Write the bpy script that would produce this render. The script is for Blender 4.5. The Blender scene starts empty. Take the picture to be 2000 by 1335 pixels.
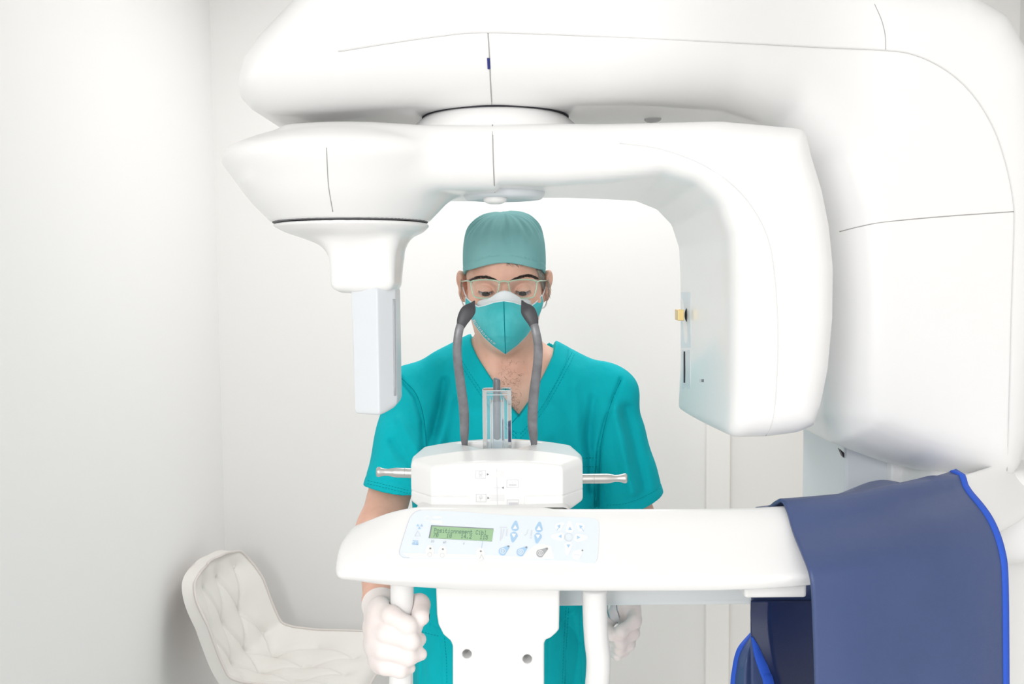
import bpy, math, random
import numpy as np
from mathutils import Matrix, Vector, Euler
from mathutils.bvhtree import BVHTree

random.seed(7)
rng = np.random.default_rng(7)
SC = bpy.context.scene
COL = SC.collection

# ------------------------------------------------------------------ camera
F = 1900.0                                   # focal length in pixels of a 2000 px wide frame
CAM = np.array([0.0, 0.0, 1.60])
PITCH, ROLL = math.radians(3.8), math.radians(-0.5)
cm = Matrix.Rotation(math.pi / 2 - PITCH, 4, 'X') @ Matrix.Rotation(ROLL, 4, 'Z')
cd = bpy.data.cameras.new('camera')
cam = bpy.data.objects.new('camera', cd)
COL.objects.link(cam)
cam.matrix_world = Matrix.Translation(CAM.tolist()) @ cm
cd.sensor_width = 36.0
cd.lens = 36.0 * F / 2000.0
cd.clip_start = 0.05
cd.dof.use_dof = True
cd.dof.focus_distance = 1.6
cd.dof.aperture_fstop = 20.0
SC.camera = cam
CM = np.array(cm.to_3x3())

# ------------------------------------------------------------------ light
SC.view_settings.view_transform = 'Standard'
SC.view_settings.look = 'None'
SC.view_settings.gamma = 1.0
SC.view_settings.exposure = 0.32
SC.view_settings.use_curve_mapping = False
w = bpy.data.worlds.new('world')
SC.world = w
w.use_nodes = True
w.node_tree.nodes['Background'].inputs[0].default_value = (1.0, 0.985, 0.975, 1)
w.node_tree.nodes['Background'].inputs[1].default_value = 0.98


def area(name, loc, target, size, power, color=(1, 1, 1)):
    l = bpy.data.lights.new(name, 'AREA')
    l.shape = 'RECTANGLE'
    l.size, l.size_y = size
    l.energy = power
    l.color = color
    o = bpy.data.objects.new(name, l)
    COL.objects.link(o)
    o.location = loc
    o.rotation_euler = (Vector(target) - Vector(loc)).to_track_quat('-Z', 'Y').to_euler()
    return o


area('softbox_key', (-0.85, -1.6, 2.10), (0.25, 1.7, 1.3), (0.85, 0.85), 33)
area('overhead_fill_light', (0.25, 2.55, 2.66), (0.25, 2.55, 0), (1.2, 0.9), 16)  # added fill out of view overhead, brightens the walls
SC.cycles.max_bounces = 10
SC.cycles.diffuse_bounces = 5
SC.cycles.transparent_max_bounces = 16
SC.cycles.use_denoising = True


# ------------------------------------------------------------------ pixel helpers
def ray(px, py):
    d = CM @ np.array([(px - 1000.0) / F, -(py - 667.5) / F, -1.0])
    return d


def P(px, py, Y):
    d = ray(px, py)
    return CAM + d * (Y / d[1])


def XZ(pts, Y):
    """Outline points in the x/z plane; a point may carry its own depth as a third number."""
    out = []
    for q in pts:
        v = P(q[0], q[1], q[2] if len(q) > 2 else Y)
        out.append((v[0], v[2]))
    return out


class Plane:
    def __init__(s, A, B, C):
        s.o = A
        n = np.cross(B - A, C - A)
        n /= np.linalg.norm(n)
        if n[1] > 0:
            n = -n
        s.n = n

    def hit(s, px, py, lift=0.0):
        d = ray(px, py)
        t = np.dot(s.o - CAM, s.n) / np.dot(d, s.n)
        return CAM + d * t + s.n * lift


# ------------------------------------------------------------------ materials
def mat(name, col, rough=0.5, metal=0.0, spec=0.5, coat=0.0, bump=None, noise=None, **kw):
    m = bpy.data.materials.new(name)
    m.use_nodes = True
    nt = m.node_tree
    b = nt.nodes['Principled BSDF']
    b.inputs['Base Color'].default_value = (*col, 1)
    b.inputs['Roughness'].default_value = rough
    b.inputs['Metallic'].default_value = metal
    b.inputs['Specular IOR Level'].default_value = spec
    b.inputs['Coat Weight'].default_value = coat
    b.inputs['Coat Roughness'].default_value = 0.08
    for k, v in kw.items():
        b.inputs[k.replace('_', ' ')].default_value = v
    tc = nt.nodes.new('ShaderNodeTexCoord')
    if noise:
        sc, c2, lo, hi, stretch = noise
        mp = nt.nodes.new('ShaderNodeMapping')
        mp.inputs['Scale'].default_value = stretch
        nt.links.new(tc.outputs['Object'], mp.inputs[0])
        n = nt.nodes.new('ShaderNodeTexNoise')
        n.inputs['Scale'].default_value = sc
        n.inputs['Detail'].default_value = 5
        nt.links.new(mp.outputs[0], n.inputs['Vector'])
        r = nt.nodes.new('ShaderNodeValToRGB')
        r.color_ramp.elements[0].position = lo
        r.color_ramp.elements[0].color = (*col, 1)
        r.color_ramp.elements[1].position = hi
        r.color_ramp.elements[1].color = (*c2, 1)
        nt.links.new(n.outputs[0], r.inputs[0])
        nt.links.new(r.outputs[0], b.inputs['Base Color'])
    if bump:
        prev = None
        for sc, st, dist, stretch in bump:
            mp = nt.nodes.new('ShaderNodeMapping')
            mp.inputs['Scale'].default_value = stretch
            nt.links.new(tc.outputs['Object'], mp.inputs[0])
            n = nt.nodes.new('ShaderNodeTexNoise')
            n.inputs['Scale'].default_value = sc
            n.inputs['Detail'].default_value = 4
            nt.links.new(mp.outputs[0], n.inputs['Vector'])
            bp = nt.nodes.new('ShaderNodeBump')
            bp.inputs['Strength'].default_value = st
            bp.inputs['Distance'].default_value = dist
            nt.links.new(n.outputs[0], bp.inputs['Height'])
            if prev:
                nt.links.new(prev.outputs[0], bp.inputs['Normal'])
            prev = bp
        nt.links.new(prev.outputs[0], b.inputs['Normal'])
    return m


def clear_mat(name, tint, gloss_rough=0.03, opacity=0.1, body=(0.9, 0.95, 1)):
    m = bpy.data.materials.new(name)
    m.use_nodes = True
    nt = m.node_tree
    nt.nodes.clear()
    out = nt.nodes.new('ShaderNodeOutputMaterial')
    tr = nt.nodes.new('ShaderNodeBsdfTransparent')
    tr.inputs[0].default_value = (*tint, 1)
    gl = nt.nodes.new('ShaderNodeBsdfGlossy')
    gl.inputs['Roughness'].default_value = gloss_rough
    df = nt.nodes.new('ShaderNodeBsdfDiffuse')
    df.inputs[0].default_value = (*body, 1)
    fr = nt.nodes.new('ShaderNodeFresnel')
    fr.inputs[0].default_value = 1.45
    m1 = nt.nodes.new('ShaderNodeMixShader')
    m2 = nt.nodes.new('ShaderNodeMixShader')
    m1.inputs[0].default_value = opacity
    nt.links.new(tr.outputs[0], m1.inputs[1])
    nt.links.new(df.outputs[0], m1.inputs[2])
    nt.links.new(fr.outputs[0], m2.inputs[0])
    nt.links.new(m1.outputs[0], m2.inputs[1])
    nt.links.new(gl.outputs[0], m2.inputs[2])
    nt.links.new(m2.outputs[0], out.inputs[0])
    return m


ONE = (1, 1, 1)
M = dict(
    wall=mat('wall_paint', (0.83, 0.815, 0.80), 0.75, spec=0.2, bump=[(220, .12, .001, ONE)]),
    wall_left=mat('wall_paint_left', (0.85, 0.84, 0.83), 0.75, spec=0.2, bump=[(220, .12, .001, ONE)]),
    wall_right=mat('wall_paint_right_shaded', (0.66, 0.655, 0.64), 0.75, spec=0.2, bump=[(220, .12, .001, ONE)]),  # greyer than the other walls: its shade is put into the colour
    door=mat('door_paint', (0.83, 0.805, 0.775), 0.55, spec=0.3, bump=[(60, .1, .001, (1, 1, .1))]),
    trim=mat('trim_paint', (0.87, 0.85, 0.82), 0.5, spec=0.3),
    floor=mat('floor_vinyl', (0.76, 0.75, 0.73), 0.4, noise=(9, (0.80, 0.79, 0.77), .3, .7, ONE)),
    ceil=mat('ceiling_paint', (0.84, 0.84, 0.83), 0.8, spec=0.2),
    white=mat('gloss_white_shell', (0.885, 0.885, 0.88), 0.30, spec=0.4, coat=0.25),
    white2=mat('satin_white_plastic', (0.86, 0.86, 0.85), 0.42, spec=0.4),
    blue_white=mat('cool_white_plastic', (0.70, 0.74, 0.77), 0.35, spec=0.4),
    seam=mat('seam_gap', (0.42, 0.41, 0.40), 0.8, spec=0.1),
    seam_dark=mat('seam_gap_dark', (0.05, 0.05, 0.06), 0.7, spec=0.1),
    seam_soft=mat('seam_soft', (0.76, 0.755, 0.75), 0.8, spec=0.1),
    cassette=mat('sensor_cassette_grey', (0.74, 0.77, 0.80), 0.35, spec=0.5),
    label=mat('label_blue', (0.79, 0.85, 0.90), 0.45),
    label_rim=mat('label_rim', (0.62, 0.64, 0.72), 0.5),
    lcd=mat('lcd_green', (0.36, 0.56, 0.33), 0.25),
    lcd_txt=mat('lcd_ink', (0.15, 0.27, 0.20), 0.5),
    lcd_rim=mat('lcd_recess', (0.25, 0.28, 0.31), 0.5),
    key_blue=mat('key_blue', (0.42, 0.62, 0.83), 0.45),
    key_ice=mat('key_ice', (0.88, 0.90, 0.91), 0.4),
    key_grey=mat('key_grey', (0.42, 0.43, 0.45), 0.45),
    ink=mat('print_grey', (0.22, 0.22, 0.24), 0.5),
    ink_soft=mat('print_soft_grey', (0.68, 0.69, 0.72), 0.5),
    faint=mat('print_faint', (0.70, 0.74, 0.80), 0.5),
    steel=mat('brushed_steel', (0.62, 0.60, 0.58), 0.28, metal=1.0, bump=[(90, .1, .0005, (1, 40, 40))]),
    rubber=mat('grey_rubber', (0.12, 0.12, 0.132), 0.36, spec=0.8, noise=(60, (0.20, 0.20, 0.215), .35, .7, ONE), bump=[(180, .15, .0008, ONE)]),
    pad=mat('dark_rubber_pad', (0.05, 0.05, 0.056), 0.45, spec=0.5, bump=[(180, .15, .0008, ONE)]),
    black=mat('black_plastic', (0.02, 0.02, 0.025), 0.4),
    brass=mat('brass_contact', (0.75, 0.56, 0.25), 0.35, metal=0.6),
    glass=clear_mat('clear_acrylic', (0.97, 0.99, 1.0), 0.03, 0.10, (0.8, 0.92, 0.97)),
    edge=clear_mat('acrylic_edges', (0.95, 1, 1), 0.1, 0.60, (0.88, 0.95, 0.98)),
    lens=clear_mat('spectacle_lens', (0.99, 1.0, 1.0), 0.02, 0.02, (0.9, 1, 0.95)),
    film=clear_mat('plastic_film', (0.98, 0.99, 1.0), 0.12, 0.22, (0.85, 0.9, 0.95)),
    lip=clear_mat('frosted_lip', (0.97, 0.99, 1.0), 0.2, 0.72, (0.80, 0.84, 0.86)),
    scrub=mat('teal_scrub_cotton', (0.002, 0.440, 0.500), 0.85, spec=0.15, noise=(7, (0.002, 0.490, 0.560), .35, .65, ONE),
              bump=[(7, .75, .022, (1.3, 1, .55)), (26, .45, .006, (1, 1, .6)), (900, .12, .0006, ONE)]),
    stitch=mat('teal_stitching', (0.0, 0.22, 0.26), 0.9, spec=0.1),
    trouser=mat('teal_trousers', (0.002, 0.43, 0.49), 0.85, spec=0.15, bump=[(8, .5, .01, (1, 1, .5))]),
    cap=mat('grey_teal_cap_cotton', (0.20, 0.435, 0.44), 0.9, spec=0.1, noise=(11, (0.235, 0.48, 0.48), .35, .65, ONE),
            bump=[(16, .40, .006, ONE), (900, .15, .0006, ONE)]),
    mask=mat('teal_respirator', (0.05, 0.50, 0.53), 0.6, spec=0.3, noise=(20, (0.10, 0.59, 0.62), .35, .7, ONE), bump=[(30, .15, .002, ONE)]),
    mask_white=mat('white_mask_edge', (0.80, 0.83, 0.84), 0.7, spec=0.2, bump=[(60, .3, .002, (1, 1, 3))]),
    skin=mat('skin', (0.76, 0.43, 0.32), 0.50, spec=0.35, noise=(28, (0.86, 0.52, 0.40), .35, .7, ONE), bump=[(170, .25, .0012, ONE), (420, .2, .0006, ONE)],
             Subsurface_Weight=0.10, Subsurface_Radius=(0.012, 0.005, 0.003), Subsurface_Scale=0.6),
    glove=mat('latex_glove', (0.90, 0.80, 0.775), 0.45, spec=0.4, noise=(24, (0.93, 0.87, 0.85), .3, .7, ONE), bump=[(70, .22, .0018, ONE)],
              Subsurface_Weight=0.1, Subsurface_Radius=(0.01, 0.006, 0.004), Subsurface_Scale=0.4),
    hair_dark=mat('dark_hair', (0.035, 0.025, 0.02), 0.6),
    hair_grey=mat('grey_hair', (0.36, 0.33, 0.29), 0.6),
    sclera=mat('eye_white', (0.70, 0.64, 0.62), 0.15),
    iris=mat('dark_iris', (0.035, 0.018, 0.012), 0.12),
    frame=mat('pale_green_frame', (0.60, 0.78, 0.60), 0.2, spec=0.6, Transmission_Weight=0.35),
    elastic=mat('white_elastic', (0.80, 0.80, 0.80), 0.7),
    navy=mat('navy_vinyl', (0.046, 0.078, 0.205), 0.42, spec=0.55, noise=(5, (0.058, 0.092, 0.230), .3, .7, ONE),
             bump=[(5, .3, .01, ONE), (900, .3, .0006, (1, 1, 1))]),
    navy_dark=mat('navy_vinyl_lining', (0.006, 0.018, 0.085), 0.45, spec=0.5, bump=[(700, .3, .0006, ONE)]),
    binding=mat('bright_blue_binding', (0.030, 0.115, 0.66), 0.6, spec=0.3, bump=[(200, .3, .001, (1, 1, 3))]),
    chair=mat('cream_leatherette', (0.76, 0.735, 0.70), 0.5, spec=0.35, bump=[(40, .15, .002, ONE)]),
    chair_back=mat('cream_piping', (0.66, 0.61, 0.58), 0.5),
    chrome=mat('chrome', (0.8, 0.8, 0.8), 0.12, metal=1.0),
    shoe=mat('white_clog', (0.75, 0.75, 0.75), 0.5),
)


# ------------------------------------------------------------------ object helpers
def root(name, loc, label, cat, group=None):
    o = bpy.data.objects.new(name, None)
    COL.objects.link(o)
    o.location = tuple(float(v) for v in loc)
    o.empty_display_size = 0.1
    o['label'] = label
    o['category'] = cat
    if group:
        o['group'] = group
    return o


def wloc(o):
    v = Vector((0, 0, 0))
    while o is not None:
        v += o.location
        o = o.parent
    return v


def obj(name, V, Fc, m, parent=None, smooth=True, label=None, kind=None, sub=0, bevel=0.0, auto=None):
    """Links one mesh object built from world-space vertices; children are stored relative to their parent."""
    V = np.asarray(V, dtype=np.float64).reshape(-1, 3)
    off = np.array(wloc(parent)) if parent is not None else np.zeros(3)
    c = (V.min(0) + V.max(0)) / 2 if parent is None and kind is None else off
    me = bpy.data.meshes.new(name)
    if isinstance(Fc, np.ndarray) and Fc.ndim == 2:
        n, k = Fc.shape
        me.vertices.add(len(V))
        me.vertices.foreach_set('co', (V - c).astype(np.float32).ravel())
        me.loops.add(n * k)
        me.loops.foreach_set('vertex_index', Fc.astype(np.int32).ravel())
        me.polygons.add(n)
        me.polygons.foreach_set('loop_start', np.arange(0, n * k, k, dtype=np.int32))
        me.update(calc_edges=True)
        me.validate()
    else:
        me.from_pydata([tuple(v) for v in (V - c)], [], [tuple(int(i) for i in f) for f in Fc])
    me.materials.append(m)
    me.polygons.foreach_set('use_smooth', [bool(smooth)] * len(me.polygons))
    o = bpy.data.objects.new(name, me)
    COL.objects.link(o)
    if parent is not None:
        o.parent = parent
        o.location = tuple(c - off)
    else:
        o.location = tuple(c)
    if bevel:
        b = o.modifiers.new('bevel', 'BEVEL')
        b.width = bevel
        b.segments = 3
        b.limit_method = 'ANGLE'
        b.harden_normals = False
    if sub:
        s = o.modifiers.new('subsurf', 'SUBSURF')
        s.levels = s.render_levels = sub
    if auto is not None:
        me.set_sharp_from_angle(angle=math.radians(auto))
    if label:
        o['label'] = label
    if kind:
        o['kind'] = kind
    return o


def box_vf(x0, x1, y0, y1, z0, z1):
    V = [(x, y, z) for x in (x0, x1) for y in (y0, y1) for z in (z0, z1)]
    Fc = [(0, 1, 3, 2), (4, 6, 7, 5), (0, 4, 5, 1), (2, 3, 7, 6), (0, 2, 6, 4), (1, 5, 7, 3)]
    return V, Fc


def tube_vf(pts, rad, n=12, caps=True, flat=1.0, up=None):
    """A swept tube through pts; rad a number or list; flat squashes the section along the local side axis."""
    pts = np.asarray(pts, float)
    m = len(pts)
    rad = np.full(m, rad) if np.isscalar(rad) else np.asarray(rad, float)
    T = np.gradient(pts, axis=0)
    T /= np.linalg.norm(T, axis=1)[:, None] + 1e-12
    u = np.array(up if up is not None else ([0, 0, 1] if abs(T[0][2]) < .8 else [0, 1, 0]), float)
    V = []
    for i in range(m):
        u = u - T[i] * np.dot(u, T[i])
        u /= np.linalg.norm(u) + 1e-12
        s = np.cross(T[i], u)
        for k in range(n):
            a = 2 * math.pi * k / n
            V.append(pts[i] + rad[i] * (math.cos(a) * u * flat + math.sin(a) * s))
    Fc = []
    for i in range(m - 1):
        for k in range(n):
            a, b = i * n + k, i * n + (k + 1) % n
            Fc.append((a, b, b + n, a + n))
    if caps:
        Fc.append(tuple(range(n))[::-1])
        Fc.append(tuple(range((m - 1) * n, m * n)))
    return V, Fc


def spline(pts, n=8, closed=False):
    """Catmull-Rom through pts."""
    p = np.asarray(pts, float)
    m = len(p)
    out = []
    segs = m if closed else m - 1
    for i in range(segs):
        p0 = p[(i - 1) % m] if closed or i > 0 else 2 * p[0] - p[1]
        p1, p2 = p[i], p[(i + 1) % m]
        p3 = p[(i + 2) % m] if closed or i + 2 < m else 2 * p[-1] - p[-2]
        for k in range(n):
            t = k / n
            out.append(.5 * (2 * p1 + (p2 - p0) * t + (2 * p0 - 5 * p1 + 4 * p2 - p3) * t * t + (3 * p1 - p0 - 3 * p2 + p3) * t ** 3))
    if not closed:
        out.append(p[-1])
    return np.array(out)


def join(parts):
    V, Fc = [], []
    for v, f in parts:
        b = len(V)
        V.extend([tuple(x) for x in v])
        Fc.extend([tuple(int(i) + b for i in q) for q in f])
    return V, Fc


def lathe_vf(c, axis, prof, n=32):
    """prof: list of (distance along axis, radius)."""
    axis = np.asarray(axis, float)
    axis /= np.linalg.norm(axis)
    u = np.cross(axis, [0, 0, 1] if abs(axis[2]) < .9 else [1, 0, 0])
    u /= np.linalg.norm(u)
    s = np.cross(axis, u)
    V = [np.asarray(c) + axis * d + r * (math.cos(2 * math.pi * k / n) * u + math.sin(2 * math.pi * k / n) * s) for d, r in prof for k in range(n)]
    Fc = [(i * n + k, i * n + (k + 1) % n, (i + 1) * n + (k + 1) % n, (i + 1) * n + k) for i in range(len(prof) - 1) for k in range(n)]
    Fc += [tuple(range(n))[::-1], tuple(range((len(prof) - 1) * n, len(prof) * n))]
    return V, Fc


def grid_vf(G):
    """G: (a, b, 3) array."""
    a, b = G.shape[:2]
    V = G.reshape(-1, 3)
    Fc = [(i * b + j, i * b + j + 1, (i + 1) * b + j + 1, (i + 1) * b + j) for i in range(a - 1) for j in range(b - 1)]
    return V, Fc


def prism(pts, d):
    """pts: (n,3) polygon; extruded along vector d."""
    pts = np.asarray(pts, float)
    n = len(pts)
    V = list(pts) + list(pts + np.asarray(d))
    Fc = [tuple(range(n)), tuple(range(n, 2 * n))[::-1]] + [(i, i + n, (i + 1) % n + n, (i + 1) % n) for i in range(n)]
    return V, Fc


# ------------------------------------------------------------------ signed distance modelling
def L(v):
    return np.sqrt((v * v).sum(-1))


def sph(p, c, r):
    return L(p - np.asarray(c)) - r


def ell(p, c, r, rot=None):
    q = p - np.asarray(c)
    if rot is not None:
        q = q @ rot
    r = np.asarray(r, float)
    k0 = L(q / r)
    k1 = L(q / (r * r)) + 1e-9
    return k0 * (k0 - 1) / k1


def rc(p, a, b, ra, rb=None):
    rb = ra if rb is None else rb
    a, b = np.asarray(a, float), np.asarray(b, float)
    ba = b - a
    t = np.clip(((p - a) @ ba) / (ba @ ba), 0, 1)
    return L(p - a - t[:, None] * ba) - (ra + (rb - ra) * t)


def chain(p, pts, rad, k=0.006):
    d = rc(p, pts[0], pts[1], rad[0], rad[1])
    for i in range(1, len(pts) - 1):
        d = smin(d, rc(p, pts[i], pts[i + 1], rad[i], rad[i + 1]), k)
    return d


def smin(a, b, k):
    h = np.maximum(k - np.abs(a - b), 0) / k
    return np.minimum(a, b) - h * h * k * .25


def smax(a, b, k):
    return -smin(-a, -b, k)


def bx(p, c, h, r=0.0):
    q = np.abs(p - np.asarray(c)) - (np.asarray(h) - r)
    return L(np.maximum(q, 0)) + np.minimum(q.max(-1), 0) - r


def poly(x, z, pts):
    pts = np.asarray(pts, float)
    d = np.full(x.shape, 1e9)
    s = np.ones(x.shape)
    n = len(pts)
    for i in range(n):
        ax, az = pts[i]
        bxx, bz = pts[i - 1]
        ex, ez = bxx - ax, bz - az
        wx, wz = x - ax, z - az
        t = np.clip((wx * ex + wz * ez) / (ex * ex + ez * ez + 1e-12), 0, 1)
        dx, dz = wx - ex * t, wz - ez * t
        d = np.minimum(d, dx * dx + dz * dz)
        c1 = z >= az
        c2 = z < bz
        c3 = ex * wz > ez * wx
        flip = (c1 & c2 & c3) | (~c1 & ~c2 & ~c3)
        s = np.where(flip, -s, s)
    return s * np.sqrt(d)


def ext(d2, dy, r):
    a, b = d2 + r, dy + r
    return np.sqrt(np.maximum(a, 0) ** 2 + np.maximum(b, 0) ** 2) + np.minimum(np.maximum(a, b), 0) - r


def ax_lin(lo, hi, h):
    return np.arange(lo, hi + h, h)


def ax_mix(lo, hi, flo, fhi, fine, coarse):
    a = []
    if flo > lo:
        n = max(1, int((flo - lo) / coarse))
        a.append(np.linspace(lo, flo, n, endpoint=False))
    n = int((fhi - flo) / fine)
    a.append(np.linspace(flo, fhi, n, endpoint=False))
    if hi > fhi:
        n = max(2, int((hi - fhi) / coarse))
        a.append(np.linspace(fhi, hi, n))
    return np.concatenate(a)


def surf(f, axes, slack=1.5):
    """Naive surface nets over a rectilinear grid, evaluated only in blocks near the surface."""
    B = 8
    A = []
    for a in axes:
        a = np.asarray(a, float)
        pad = (-len(a)) % B
        if pad:
            st = a[-1] - a[-2]
            a = np.concatenate([a, a[-1] + st * np.arange(1, pad + 1)])
        A.append(a)
    nb = [len(a) // B for a in A]
    cen = [a.reshape(-1, B).mean(1) for a in A]
    hw = [(a.reshape(-1, B).max(1) - a.reshape(-1, B).min(1)) / 2 + np.gradient(a).reshape(-1, B).max(1) for a in A]
    C = np.stack(np.meshgrid(*cen, indexing='ij'), -1).reshape(-1, 3)
    Hd = np.sqrt(sum(h ** 2 for h in np.meshgrid(*hw, indexing='ij'))).reshape(-1)
    d = np.concatenate([f(C[i:i + 200000]) for i in range(0, len(C), 200000)])
    act = np.abs(d) < Hd * slack + .004
    vol = np.where(d < 0, -1.0, 1.0).astype(np.float32).reshape(nb)
    vol = np.repeat(np.repeat(np.repeat(vol, B, 0), B, 1), B, 2)
    idx = np.argwhere(act.reshape(nb))
    r = np.arange(B)
    step = 400
    for s in range(0, len(idx), step):
        ii = idx[s:s + step]
        xi = (ii[:, 0:1] * B + r)[:, :, None, None]
        yi = (ii[:, 1:2] * B + r)[:, None, :, None]
        zi = (ii[:, 2:3] * B + r)[:, None, None, :]
        sh = (len(ii), B, B, B)
        pts = np.stack([np.broadcast_to(A[0][xi], sh), np.broadcast_to(A[1][yi], sh), np.broadcast_to(A[2][zi], sh)], -1).reshape(-1, 3)
        vol[np.broadcast_to(xi, sh), np.broadcast_to(yi, sh), np.broadcast_to(zi, sh)] = f(pts).reshape(sh)
    ins = vol < 0
    cnt = np.zeros([n - 1 for n in vol.shape], np.int8)
    for a in (0, 1):
        for b in (0, 1):
            for c in (0, 1):
                cnt += ins[a:ins.shape[0] - 1 + a, b:ins.shape[1] - 1 + b, c:ins.shape[2] - 1 + c]
    cells = np.argwhere((cnt > 0) & (cnt < 8))
    acc = np.zeros((len(cells), 3))
    num = np.zeros(len(cells))
    cr = [(a, b, c) for a in (0, 1) for b in (0, 1) for c in (0, 1)]
    for i, p in enumerate(cr):
        for q in cr[i + 1:]:
            if sum(abs(p[k] - q[k]) for k in range(3)) != 1:
                continue
            va = vol[cells[:, 0] + p[0], cells[:, 1] + p[1], cells[:, 2] + p[2]]
            vb = vol[cells[:, 0] + q[0], cells[:, 1] + q[1], cells[:, 2] + q[2]]
            m = (va < 0) != (vb < 0)
            t = np.where(m, va / np.where(m, va - vb, 1), 0)
            acc += np.where(m[:, None], np.array(p) + t[:, None] * (np.array(q) - np.array(p)), 0)
            num += m
    g = acc / num[:, None]
    V = np.empty_like(g)
    for k in range(3):
        i = cells[:, k]
        V[:, k] = A[k][i] + g[:, k] * (A[k][i + 1] - A[k][i])
    ix = np.full(cnt.shape, -1, np.int32)
    ix[cells[:, 0], cells[:, 1], cells[:, 2]] = np.arange(len(cells))
    quads = []
    for ax in range(3):
        u, v = [(1, 2), (2, 0), (0, 1)][ax]
        sl0 = [slice(None)] * 3
        sl1 = [slice(None)] * 3
        sl0[ax] = slice(0, -1)
        sl1[ax] = slice(1, None)
        ch = ins[tuple(sl0)] != ins[tuple(sl1)]
        e = np.argwhere(ch)
        e = e[(e[:, u] > 0) & (e[:, v] > 0) & (e[:, u] < vol.shape[u] - 1) & (e[:, v] < vol.shape[v] - 1)]
        q = []
        for du, dv in ((1, 1), (0, 1), (0, 0), (1, 0)):
            c = e.copy()
            c[:, u] -= du
            c[:, v] -= dv
            q.append(ix[c[:, 0], c[:, 1], c[:, 2]])
        q = np.stack(q, 1)
        fl = ~ins[e[:, 0], e[:, 1], e[:, 2]]
        q[fl] = q[fl][:, ::-1]
        quads.append(q)
    return V, np.concatenate(quads)


def surf_box(f, lo, hi, h, slack=1.5):
    return surf(f, [ax_lin(lo[k], hi[k], h) for k in range(3)], slack)


class Caster:
    """Finds where a picture point meets a built surface."""

    def __init__(s, *vfs):
        V, Fc = [], []
        for v, f in vfs:
            b = len(V)
            V.extend(np.asarray(v).tolist())
            Fc.extend((np.asarray(f) + b).tolist())
        s.t = BVHTree.FromPolygons(V, Fc)

    def hit(s, px, py, lift=0.0):
        d = Vector(ray(px, py)).normalized()
        h = s.t.ray_cast(Vector(CAM), d)
        if h[0] is None:
            return None
        return np.array(h[0]) - np.array(d) * lift

    def hit_n(s, px, py, lift=0.0):
        """Like hit, but lifted along the surface normal."""
        d = Vector(ray(px, py)).normalized()
        h = s.t.ray_cast(Vector(CAM), d)
        if h[0] is None:
            return None
        n = h[1] if h[1].dot(d) < 0 else -h[1]
        return np.array(h[0] + n * lift)

    def line(s, pts, n=8, lift=0.0, smooth=True):
        pp = spline(pts, n) if smooth else np.array(pts)
        out = [s.hit(a, b, lift) for a, b in pp]
        out = [o for o in out if o is not None]
        return np.array(out)


def seam(caster, pts, name, m, parent, r=.0006, n=8, lift=0.0):
    l = caster.line(pts, n, lift)
    if len(l) < 2:
        print('SEAM MISSED', name, pts[0])
        return None
    keep = [0]
    for i in range(1, len(l)):
        if np.linalg.norm(l[i] - l[keep[-1]]) < .08:
            keep.append(i)
    l = l[keep]
    for _ in range(2):
        l[1:-1] = (l[:-2] + 2 * l[1:-1] + l[2:]) / 4
    return obj(name, *tube_vf(l, r, 6), m, parent)


# ================================================================== the room
YB, XL, XR, ZC = 3.30, -0.995, 1.70, 2.70
obj('wall_back', *box_vf(XL - .1, XR + .1, YB, YB + .1, 0, ZC), M['wall'], smooth=False, kind='structure')
obj('wall_left', *box_vf(XL - .1, XL, -1.2, YB, 0, ZC), M['wall_left'], smooth=False, kind='structure')
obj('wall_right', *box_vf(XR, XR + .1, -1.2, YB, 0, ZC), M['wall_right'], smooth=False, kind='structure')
obj('floor', *box_vf(XL - .1, XR + .1, -1.2, YB + .1, -.08, 0), M['floor'], smooth=False, kind='structure')
obj('ceiling', *box_vf(XL - .1, XR + .1, -1.2, YB + .1, ZC, ZC + .08), M['ceil'], smooth=False, kind='structure')
obj('baseboard_back', *box_vf(XL, P(1378, 900, YB)[0], YB - .015, YB, 0, .09), M['trim'], smooth=False, kind='structure')
obj('baseboard_left', *box_vf(XL, XL + .015, -1.2, YB - .015, 0, .09), M['trim'], smooth=False, kind='structure')
# door in the back wall behind the machine: casing, recessed leaf, frame bead
xa, xb = P(1378, 900, YB)[0], P(1424, 900, YB)[0]
x2 = xb + .86
obj('trim_1', *box_vf(xa, xb, YB - .022, YB, 0, 2.14), M['trim'], smooth=False, kind='structure', bevel=.004)
obj('trim_2', *box_vf(x2, x2 + .08, YB - .022, YB, 0, 2.14), M['trim'], smooth=False, kind='structure', bevel=.004)
obj('trim_3', *box_vf(xa, x2 + .08, YB - .022, YB, 2.14, 2.22), M['trim'], smooth=False, kind='structure', bevel=.004)
xm = P(1600, 900, YB)[0]
dr = obj('door_1', *box_vf(xb, x2, YB - .010, YB + .0, 0.004, 2.14), M['door'], smooth=False, kind='structure')
obj('door_stile', *box_vf(xm, xm + .012, YB - .016, YB - .010, 0.01, 2.13), M['door'], dr, smooth=False)
hv = lathe_vf((x2 - .07, YB - .010, 1.02), (0, -1, 0), [(0, .024), (.006, .024), (.007, .010), (.045, .010), (.046, .0)], 20)
obj('door_handle', *join([hv, tube_vf([(x2 - .07, YB - .052, 1.02), (x2 - .19, YB - .052, 1.02)], .009)]), M['steel'], dr)

# ================================================================== the X-ray machine
MX = root('panoramic_xray_machine', (P(1850, 900, 1.62)[0], 1.62, 0),
          'large white panoramic dental X-ray machine with overhead arm and keypad shelf', 'x-ray machine')

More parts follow.
